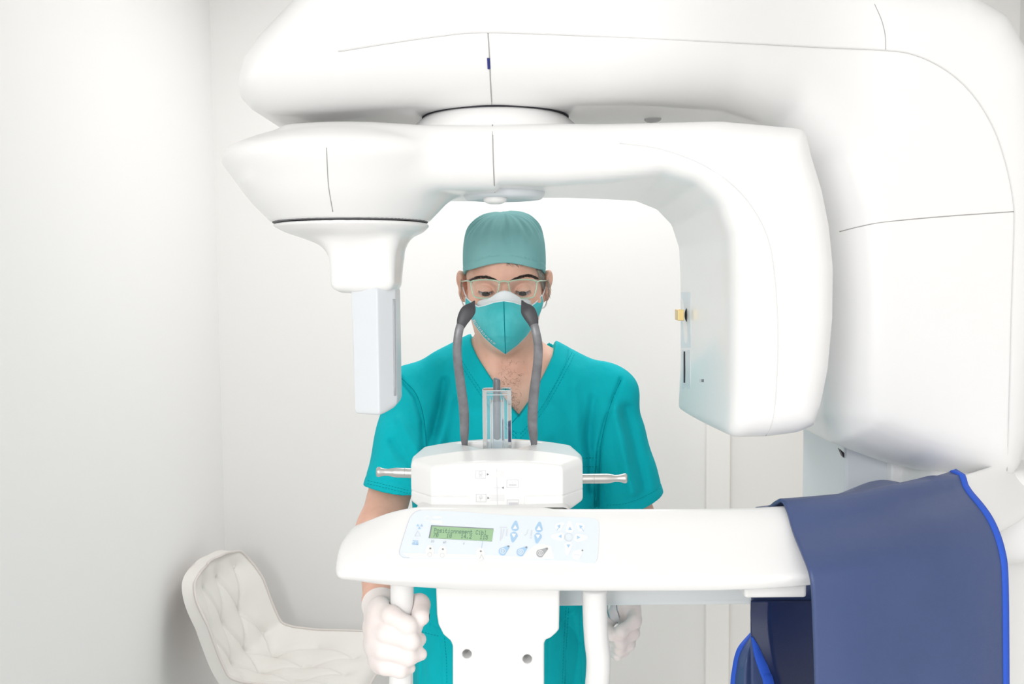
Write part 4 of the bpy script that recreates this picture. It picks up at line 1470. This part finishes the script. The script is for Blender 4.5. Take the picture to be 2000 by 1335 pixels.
# lashes along the lowered upper lids
for sx_ in (-1, 1):
    cv = []
    for k in range(34):
        u = -1 + 2 * k / 33
        s0 = np.array([sx_ * (.032 + u * .0122), .0165 - math.sqrt(max(.0144 ** 2 - (u * .0122) ** 2, 0)) * .93, -.0042 + .0025 * u * u])
        s0[1] = min(s0[1], .012)
        s1 = s0 + np.array([sx_ * u * .0016 + .0004 * rng.normal(), -.0030, -.0032])
        s2 = s1 + np.array([sx_ * u * .0012, -.0012, -.0022])
        cv.append([hw_(s0), hw_(s1), hw_(s2)])
    strands('eyelashes', cv, .00028, M['hair_dark'], PE)

# grey hair at the temples and a forelock
cv = []
for i in range(420):
    right = rng.random() < .72
    if right:
        t_ = rng.random()
        a0 = np.array([1049 + 16 * t_ + rng.normal() * 1.5, 524 + 14 * t_ + rng.uniform(0, 46) * t_])
        a1 = a0 + np.array([rng.uniform(3, 11), rng.uniform(14, 30)])
        ys = 1.70 + .05 * t_
    else:
        a0 = np.array([908 + rng.normal() * 1.8, 536 + rng.uniform(0, 22)])
        a1 = a0 + np.array([rng.uniform(-4, 1), rng.uniform(12, 30)])
        ys = 1.72
    q0 = on_body(*a0)
    q1 = on_body(*a1)
    mid_ = on_body(*((a0 + a1) / 2))
    if q0 is None or q1 is None or mid_ is None or q0[1] > 1.80 or q1[1] > 1.80:
        continue
    o_ = np.array([(.002 if right else -.002), -.0012, 0])
    cv.append(spline([q0 + o_ * .3, mid_ + o_ * 1.4, q1 + o_ * rng.uniform(.6, 2)], 3))
n_side = len(cv)
for i in range(26):
    a0 = np.array([rng.uniform(988, 1022), 513.5])
    a1 = a0 + np.array([rng.uniform(-2, 12), rng.uniform(3, 9)])
    q0, q1 = on_body(*a0, .001), on_body(*a1, .0015)
    if q0 is not None and q1 is not None:
        cv.append([q0, (q0 + q1) / 2 + np.array([0, -.001, .0004]), q1])
for side in (-1, 1):
    strands('hair', [c_ for c_ in cv[:n_side] if (c_[0][0] - HO[0]) * side > 0], .00042, M['hair_grey'], PE)
strands('forelock', cv[n_side:], .0004, M['hair_grey'], PE)
# chest hair in the neckline
cv = []
for i in range(95):
    py = 700 + 100 * rng.random() ** .7
    px = 992 + rng.normal() * (20 - 14 * (py - 700) / 100) + 8 * (py - 700) / 100
    st = on_body(px, py, -.0003)
    if st is None:
        continue
    a = rng.uniform(0, 6.28)
    rr_ = rng.uniform(.003, .006)
    pts_ = []
    for k in range(7):
        an = a + k * .45
        q_ = on_body(px + math.cos(an) * rr_ * 1050 - math.cos(a) * rr_ * 1050, py + math.sin(an) * rr_ * 1050 - math.sin(a) * rr_ * 1050, .0012 if k else -.0004)
        if q_ is not None:
            pts_.append(q_)
    if len(pts_) > 3:
        cv.append(pts_)
strands('chest_hair', cv, .00013, M['hair_dark'], PE)

# surgical cap ---------------------------------------------------------
def f_cap(p):
    q = hl(p)
    x, y, z = q[:, 0], q[:, 1], q[:, 2]
    k = np.maximum(0, z - .03) / .11
    # boxy crown: superellipse in front view
    zc = z - .045
    e = ((np.abs(x + .000) / (.0745 - .004 * k)) ** 3.2 + (np.abs(y - .086) / .096) ** 2.4 + (np.abs(zc) / .0765) ** 2.5)
    d = (e ** (1 / 2.7) - 1) * .078
    an = np.arctan2(x, -(y - .086))
    # gathers at the top edge of the front band
    gz = np.exp(-((z - .100) / .016) ** 2)
    d = d + gz * (.0013 * np.sin(an * 13 + 1.0) + .0012 * np.sin(an * 29)) + .0018 * np.sin(x * 46 + z * 30) * np.exp(-((z - .10) / .03) ** 2)
    dip = .0012 * np.exp(-((x + .004) / .010) ** 2) * np.exp(-((z - .114) / .010) ** 2)
    d = d + dip
    low = .0495 - 4.6 * x * x - .30 * np.clip(y - .03, 0, 1)
    low = np.where(y > .06, low, low)
    band = np.where(z < low + .014, -.0008, 0) + np.where(np.abs(z - low - .014) < .0009, .0008, 0)
    d = d + band
    sh = np.maximum(d, -(d + .0035))
    return smax(d, low - z, .002) * .8


cp0 = HO + np.array([0, .08, .06])
cv_ = surf_box(f_cap, cp0 - np.array([.10, .125, .115]), cp0 + np.array([.10, .125, .11]), .0016)
obj('surgical_cap', *cv_, M['cap'], PE, label='grey-green cloth surgical cap')
c_cap = Caster(cv_)

# respirator -----------------------------------------------------------
mk_rows = []
def mask_pt(u, t, d_=0.0):
    """u across -1..1, t down 0..1."""
    a = abs(u)
    # top edge and bottom edge in picture
    topy = np.interp(a, [0, .25, .5, .68, .85, 1.0], [587, 590, 596, 599, 590, 580 if u < 0 else 576])
    wtop = 75
    # outer silhouette x for each height
    yy = topy + (690 - topy) * t
    sil = np.interp(t, [0, .12, .3, .5, .7, .85, 1.0], [74, 75, 68, 57, 41, 24, 0.8])
    cxm = np.interp(t, [0, 1], [984, 987])
    rtx = np.interp(t, [0, .2, 1], [1.0, 1.03, 1.0]) if u > 0 else 1.0
    X = cxm + u * sil * rtx
    bot = 690 - (1 - t) * 0
    yy = topy * (1 - t) + (690 - 30 * a ** 2.2 * (1 - t) * 0) * t
    ridge = np.interp(t, [0, .15, .4, .65, .9, 1.0], [1.628, 1.612, 1.596, 1.600, 1.630, 1.650])
    back = np.interp(t, [0, .5, 1.0], [1.713, 1.706, 1.655])
    Y = ridge + (back - ridge) * a ** 1.9
    return P(X, yy, Y + d_)


nu_, nt_ = 48, 40
Gm = np.array([[mask_pt(-1 + 2 * i / nu_, j / nt_) for j in range(nt_ + 1)] for i in range(nu_ + 1)])
mkv = grid_vf(Gm)
mk = obj('respirator_mask', *mkv, M['mask'], PE, label='teal folded respirator mask')
s_ = mk.modifiers.new('solidify', 'SOLIDIFY')
s_.thickness = .0014
s_.offset = 0
c_mk = Caster(mkv)
obj('mask_edge', *tube_vf(Gm[:, 0] + np.array([0, -.0012, 0]), .0013, 8), M['mask_white'], mk)
obj('mask_edge', *tube_vf(Gm[0], .0010, 8), M['mask_white'], mk)
obj('mask_edge', *tube_vf(Gm[-1], .0010, 8), M['mask_white'], mk)
obj('mask_fold', *tube_vf([g + np.array([0, -.0010, 0]) for g in Gm[nu_ // 2, 1:]], .0007, 6), M['stitch'], mk)
# white inner cup standing above the teal edge over the nose
Gi = []
for i in range(41):
    x_ = 930 + (1042 - 930) * i / 40
    u = (x_ - 985) / 56
    ty = np.interp(x_, [930, 938, 948, 958, 968, 978, 986, 996, 1006, 1016, 1026, 1034, 1042], [591, 585.5, 582.5, 580.5, 573, 568, 566.8, 568.5, 574, 580.5, 582, 584.5, 590])
    by = np.interp(abs(x_ - 984) / 74, [0, .25, .5, .68, .85], [592, 594, 599, 602, 594])
    col_ = []
    for j in range(9):
        t = j / 8
        um = min(1, abs(x_ - 984.5) / 74)
        Yt = 1.628 + (1.722 - 1.628) * um ** 1.9 + .0035 + .006 * (1 - t)
        col_.append(P(x_, ty * (1 - t) + by * t, Yt))
    Gi.append(col_)
ic = obj('inner_cup', *grid_vf(np.array(Gi)), M['mask_white'], mk, label='white inner layer of the mask')
s_ = ic.modifiers.new('solidify', 'SOLIDIFY')
s_.thickness = .0012
# printed lettering down the lower edge (small outline letters)
def text_mesh(s, size=1.0):
    cu = bpy.data.curves.new('lettering', 'FONT')
    cu.body = s
    cu.size = size
    o = bpy.data.objects.new('lettering', cu)
    COL.objects.link(o)
    dg = bpy.context.evaluated_depsgraph_get()
    dg.update()
    me = bpy.data.meshes.new_from_object(o.evaluated_get(dg))
    V = np.array([v.co[:] for v in me.vertices])
    Fc = [tuple(p.vertices) for p in me.polygons]
    bpy.data.objects.remove(o)
    bpy.data.meshes.remove(me)
    bpy.data.curves.remove(cu)
    return V, Fc


tvv, tff = text_mesh('goldarstz', 1.0)
wt = tvv[:, 0].max()
path = spline([(926, 623), (932, 635), (941, 647), (951, 658), (960, 666), (968, 672)], 10)
acc_ = np.concatenate([[0], np.cumsum(np.linalg.norm(np.diff(path, axis=0), axis=1))])
lv = []
ok = True
for x_, y_, _z in tvv:
    s0 = x_ / wt * acc_[-1]
    px_, py_ = np.interp(s0, acc_, path[:, 0]), np.interp(s0, acc_, path[:, 1])
    k = min(len(path) - 2, max(0, np.searchsorted(acc_, s0) - 1))
    T = path[k + 1] - path[k]
    T /= np.linalg.norm(T)
    hgt = y_ * 6.4
    q_ = c_mk.hit_n(px_ + T[1] * hgt, py_ - T[0] * hgt, .0014)
    if q_ is None:
        ok = False
        break
    lv.append(q_)

if ok:
    obj('mask_lettering', lv, tff, M['mask_white'], mk, smooth=False)
else:
    print('LETTERING MISSED')
# ear loops
for sx_, pts_ in ((-1, [(913, 583, 1.728), (907, 570, 1.745), (903, 552, 1.765), (901, 540, 1.785)]), (-1, [(912, 602, 1.722), (908, 599, 1.740), (904, 593, 1.76), (901, 582, 1.775)]),
                  (1, [(1058, 580, 1.728), (1063, 568, 1.745), (1066, 553, 1.765), (1067, 540, 1.785)]), (1, [(1059, 601, 1.722), (1063, 600, 1.740), (1067, 593, 1.76), (1069, 582, 1.775)])):
    obj('elastic_loop', *tube_vf(spline([P(*q) for q in pts_], 6), .0013, 6), M['elastic'], mk)

# glasses ---------------------------------------------------------------
GY = 1.652
GL = bpy.data.objects.new('eyeglasses', None)
COL.objects.link(GL)
GL.parent = PE
GL['label'] = 'pale green rectangular eyeglasses'


def rim_pts(c):
    return spline([P(a, b, GY + .00035 * max(0, abs(a - 984) - 20)) for a, b in c], 6, True)


Lr_ = [(921, 549.5), (930, 547.0), (945, 546.0), (960, 546.5), (972, 549), (975, 552), (974.5, 560), (972, 570), (967, 578), (958, 581.5), (945, 582), (932, 581), (925, 577), (922, 568), (920, 556)]
Rr_ = [(1048, 549), (1040, 546.6), (1025, 545.6), (1010, 546.3), (997, 549), (993.5, 552), (994, 560), (996.5, 570), (1001, 578), (1010, 581), (1023, 582), (1037, 581), (1043.5, 577), (1046.5, 568), (1048.5, 556)]
for r_ in (Lr_, Rr_):
    rp = rim_pts(r_)
    obj('glasses_rim', *tube_vf(np.vstack([rp, rp[:2]]), .00125, 8, caps=False), M['frame'], GL)
    n_ = len(rp)
    V = np.vstack([rp, rp.mean(0)[None] + np.array([0, -.001, 0])])
    obj('lens', V, [(i, (i + 1) % n_, n_) for i in range(n_)], M['lens'], GL)
obj('glasses_bridge', *tube_vf(spline([P(974, 551.5, GY), P(979, 549.5, GY - .002), (P(984, 548.5, GY - .003)), P(989, 549.5, GY - .002), P(994, 551.5, GY)], 5), .0016, 8), M['frame'], GL)
for sx_, pts_ in ((-1, [(921, 551, GY + .014), (915, 548.5, GY + .022), (911, 548, GY + .034), (906, 549, 1.72), (901, 549, 1.76)]), (1, [(1048, 551, GY + .014), (1053, 548.5, GY + .022), (1057, 548, GY + .034), (1062, 548, 1.72), (1067, 548, 1.76)])):
    obj('glasses_temple', *tube_vf(spline([P(*q) for q in pts_], 6), [.0024] * 14 + [.0018] * 11 if False else .0022, 8, flat=.6), M['frame'], GL)

# scrub top --------------------------------------------------------------
VN = XZ([(912, 640), (918, 674), (930, 697), (956, 735), (985, 778), (1013, 811), (1040, 775), (1062, 735), (1082, 697), (1090, 671), (1096, 640)], 1.73)
HL, HRt = P(781, 962, 1.665), P(1236, 985, 1.81)
hln = (HL - SL) / np.linalg.norm(HL - SL)
hrn = (HRt - SR) / np.linalg.norm(HRt - SR)


def px_of(p):
    """Front-view folds are laid out on the garment in its own x/z plane at the chest depth."""
    return p[:, 0], p[:, 2]


FOLDS = []          # (list of (x, z)), amplitude, width


def fold(pts, amp, wd, Y=1.74):
    FOLDS.append((XZ(pts, Y), amp, wd / 1050.))


fold([(780, 740), (812, 775), (828, 815), (833, 870), (834, 930)], .0055, 4.0)
fold([(1214, 744), (1195, 785), (1182, 825), (1172, 880), (1170, 1000)], .0050, 4.0)
fold([(836, 880), (858, 800), (868, 745)], .0045, 9)
fold([(848, 905), (868, 850), (880, 780)], -.0040, 10)
fold([(765, 890), (790, 905), (822, 935)], .0030, 8)
fold([(775, 850), (795, 872), (825, 900)], .0032, 8)
fold([(785, 810), (800, 830), (826, 862)], -.0026, 8)
fold([(1160, 780), (1150, 860), (1158, 960)], .0035, 10)
fold([(1120, 760), (1128, 830), (1140, 890)], -.0030, 12)
fold([(1200, 800), (1215, 870), (1235, 960)], -.0055, 12)
fold([(1225, 800), (1245, 880), (1262, 960)], .0045, 11)
fold([(1080, 860), (1090, 930), (1092, 1000)], .0035, 12)
fold([(900, 900), (905, 960), (900, 1020)], .0035, 12)
fold([(812, 1180), (828, 1240), (824, 1335)], .0045, 10)
fold([(1100, 1180), (1120, 1260), (1110, 1335)], .0045, 12)
NECK = XZ([(918, 674), (930, 697), (956, 735), (985, 778), (1013, 811), (1040, 775), (1062, 735), (1082, 697), (1090, 671)], 1.73)
STITCH = [XZ([(896, 690), (920, 728), (950, 778), (985, 830), (1013, 862)], 1.72), XZ([(1118, 690), (1092, 740), (1062, 795), (1035, 835), (1013, 862)], 1.72)]


def polyline(x, z, pts):
    d = np.full(x.shape, 9.)
    for (ax_, az_), (b_, c_) in zip(pts[:-1], pts[1:]):
        ex, ez = b_ - ax_, c_ - az_
        t = np.clip(((x - ax_) * ex + (z - az_) * ez) / (ex * ex + ez * ez), 0, 1)
        d = np.minimum(d, np.hypot(x - ax_ - ex * t, z - az_ - ez * t))
    return d


HEMZ = P(985, 1420, 1.75)[2]


def f_scrub(p):
    x, z = px_of(p)
    tr = smin(rc(p, P(985, 703, 1.832), SL + np.array([.004, 0, -.002]), .057, .055), rc(p, P(987, 703, 1.832), SR + np.array([-.004, 0, -.002]), .057, .055), .02)
    ch_ = ell(p, P(987, 850, 1.830), (.170, .112, .19))
    lowb = ext(np.hypot((x - P(985, 1100, 1.83)[0]) / .174, (p[:, 1] - 1.83) / .118) * .125 - .125, np.abs(z - (HEMZ + 1.36) / 2) - (1.36 - HEMZ) / 2, .004)
    d = smin(smin(tr, ch_, .06), lowb, .05)
    nl_ = np.array([-.21, -.18, -.96])
    sl = rc(p, SL + np.array([.006, 0, .0]), HL + hln * .04, .055, .068)
    sl = smax(sl, (p - HL) @ nl_, .003)
    sl2 = rc(p, SR + np.array([-.007, 0, .002]), HRt + hrn * .05, .053, .066)
    nrm_ = np.array([.40, 0, -.92])
    sl2 = smax(sl2, (p - HRt) @ nrm_ - .0, .003)
    # hollow sleeves at the hem
    h1 = rc(p, HL - hln * .02, HL + hln * .05, .0560, .0600)
    h2 = rc(p, HRt - hrn * .02, HRt + hrn * .05, .0520, .0560)
    sl = smax(sl, -np.maximum(h1, -((p - (HL - hln * .018)) @ nl_)), .002)
    sl2 = smax(sl2, -np.maximum(h2, -((p - (HRt - hrn * .018)) @ hrn)), .002)
    # hem stitching ridges
    for s_i, n_i, o_i in ((0, nl_, HL), (1, nrm_, HRt)):
        a_ = (p - o_i) @ n_i + .018
        g_ = .0012 * np.exp(-(a_ / .0016) ** 2)
        if s_i == 0:
            sl = sl + g_
        else:
            sl2 = sl2 + g_
    d = smin(d, smin(sl, sl2, .01), .022)
    front = np.clip((1.83 - p[:, 1]) / .04, 0, 1)
    m = (np.abs(d) < .03) & (front > 0)
    if m.any():
        xs, zz = x[m], z[m]
        ad = np.zeros(m.sum())
        for pts_, amp, wd in FOLDS:
            ad += (2.3 if wd > .007 else 1.3) * amp * np.exp(-(polyline(xs, zz, pts_) / wd) ** 2)
        # large soft wrinkles
        ad += .0028 * np.sin(xs * 60 + zz * 25 + 2 * np.sin(zz * 18)) * np.exp(-((np.abs(xs) - .16) / .09) ** 2)
        ad += .0012 * np.sin(xs * 38 - zz * 70)
        pm = p[m]
        hem_ = np.minimum(np.where(xs < SL[0] + .03, -((pm - HL) @ hln), 1), np.where(xs > SR[0] - .03, -((pm - HRt) @ nrm_), 1))
        ad *= np.clip(hem_ / .04, .25, 1)
        nk = polyline(xs, zz, NECK)
        ad -= .0016 * (1 / (1 + np.exp((nk - .026) / .0006)))
        ad += .0014 * np.exp(-((nk - .0285) / .0012) ** 2)
        for (a0, a1, a2, a3) in ((1119, 888, 1168, 1100),):
            pk = XZ([(1078, 889), (1167, 888), (1167, 1050), (1078, 1050)], 1.735)
            dp = poly(xs, zz, pk)
            ad -= .0018 / (1 + np.exp(dp / .0005))
            ad += .0014 * np.exp(-((dp + .006) / .0012) ** 2) * 0 + .0014 * np.exp(-((zz - P(1120, 905, 1.735)[2]) / .0012) ** 2) * (dp < 0)
        for pkp in ([(812, 1224), (868, 1236), (872, 1420), (808, 1420)], [(1062, 1240), (1142, 1180), (1150, 1420), (1062, 1420)]):
            dp = poly(xs, zz, XZ(pkp, 1.73))
            ad -= .0022 / (1 + np.exp(dp / .0006))
            ad += .0015 * np.exp(-((dp + .008) / .0012) ** 2)
        d[m] = d[m] + ad * front[m]
    # neckline: V at the front, low round at the back
    v = poly(x, z, VN)
    v = np.maximum(v, p[:, 1] - 1.86)
    nk3 = rc(p, P(1004, 668, 1.83), P(1004, 560, 1.83), .074, .09)
    cut = np.minimum(v, nk3)
    # keep a cloth thickness over the chest so the skin shows in the V
    return smax(d, -cut, .002) * .8


tv_, tq_ = surf(f_scrub, [ax_lin(-.32, .34, .0024), ax_mix(1.56, 2.0, 1.56, 1.80, .0024, .005), ax_lin(HEMZ - .01, 1.56, .0024)], 1.8)
print('scrub', len(tv_))
scr = obj('scrub_top', tv_, tq_, M['scrub'], PE, label='teal V-neck scrub top with chest pocket')
c_scr = Caster((tv_, tq_))


def stitches(pts, nm='stitching', gap=6.0, duty=.62, r=.00042):
    sp_ = spline(pts, 12)
    s = np.concatenate([[0], np.cumsum(np.linalg.norm(np.diff(sp_, axis=0), axis=1))])
    out = []
    u = 0
    while u + gap * duty < s[-1]:
        a_ = [np.interp(u, s, sp_[:, 0]), np.interp(u, s, sp_[:, 1])]
        b_ = [np.interp(u + gap * duty, s, sp_[:, 0]), np.interp(u + gap * duty, s, sp_[:, 1])]
        h1, h2 = c_scr.hit(*a_), c_scr.hit(*b_)
        if h1 is not None and h2 is not None and np.linalg.norm(h1 - h2) < .02:
            out.append(tube_vf([h1, h2], r, 4))
        u += gap
    return out


st_ = []
for a_ in ([(886, 688), (910, 728), (945, 780), (975, 822), (1012, 858)], [(891, 684), (915, 724), (950, 776), (980, 818), (1012, 850)], [(1122, 692), (1096, 742), (1066, 795), (1040, 830), (1014, 858)], [(1117, 688), (1091, 738), (1061, 790), (1035, 825), (1014, 850)],
           [(718, 938), (760, 948), (800, 958)], [(717, 944), (760, 954), (800, 964)], [(1290, 953), (1250, 973), (1215, 984), (1180, 986)],
           [(1120, 895), (1145, 894), (1166, 894)], [(1120, 912), (1145, 911), (1166, 911)], [(818, 1232), (842, 1238), (862, 1243)], [(868, 1245), (872, 1290), (873, 1335)], [(1106, 1185), (1102, 1240), (1098, 1335)], [(1111, 1187), (1107, 1240), (1103, 1335)]):
    st_ += stitches(a_)
obj('stitching', *join(st_), M['stitch'], scr)
for a_ in ([(1013, 811), (1003, 822), (990, 838)], ):
    l_ = c_scr.line(a_, 6)
    if len(l_) > 2:
        obj('neckband_overlap', *tube_vf(l_, .0006, 6), M['stitch'], scr)
for a_ in ([(782, 736), (812, 768), (827, 812), (832, 860), (834, 925)], [(1213, 742), (1196, 780), (1184, 820), (1174, 870), (1171, 940), (1170, 990)]):
    l_ = c_scr.line(a_, 8)
    if len(l_) > 2:
        obj('armhole_seam', *tube_vf(l_, .0006, 6), M['stitch'], scr)

# trousers and clogs (below the picture, so that the person stands on the floor)
def f_leg(p):
    t = ell(p, (P(985, 900, 1.8)[0], 1.83, .95), (.158, .11, .15))
    for sx_ in (-1, 1):
        x_ = P(985, 900, 1.8)[0] + sx_ * .09
        t = smin(t, smin(rc(p, (x_, 1.84, .88), (x_ + sx_ * .012, 1.82, .50), .092, .070), rc(p, (x_ + sx_ * .012, 1.82, .50), (x_ + sx_ * .02, 1.85, .07), .070, .062), .03), .04)
    d = smax(t, .055 - p[:, 2], .004)
    return d + .002 * np.sin(p[:, 2] * 60) * np.sin(p[:, 0] * 30)


obj('scrub_trousers', *surf_box(f_leg, (-.28, 1.68, .03), (.26, 1.97, 1.10), .007), M['trouser'], PE)
for sx_ in (-1, 1):
    x_ = P(985, 900, 1.8)[0] + sx_ * .11
    f_ = lambda p: smax(smin(ell(p, (x_, 1.76, .035), (.048, .10, .055)), ell(p, (x_, 1.86, .04), (.040, .065, .06)), .03), .001 - p[:, 2], .004)
    obj('clog', *surf_box(f_, (x_ - .06, 1.64, -.01), (x_ + .06, 1.95, .11), .005), M['shoe'], PE)

# clear plastic sleeve pinched in the hand
Gs = np.array([[P(*q) for q in r_] for r_ in (((1185, 1172, 1.70), (1185, 1192, 1.695), (1189, 1206, 1.69), (1199, 1214, 1.688)), ((1194, 1170, 1.69), (1193, 1190, 1.685), (1197, 1204, 1.682), (1203, 1215, 1.684)),
                                              ((1202, 1170, 1.695), (1202, 1190, 1.69), (1205, 1206, 1.687), (1206, 1217, 1.687)), ((1203, 1170, 1.68), (1206, 1190, 1.68), (1211, 1204, 1.684), (1207, 1217, 1.69)))])
ps = obj('plastic_sleeve', *grid_vf(Gs), M['film'])
ps['label'] = 'crumpled clear plastic sleeve held in a gloved fist below the shelf'
ps['category'] = 'plastic sleeve'
s_ = ps.modifiers.new('solidify', 'SOLIDIFY')
s_.thickness = .0004
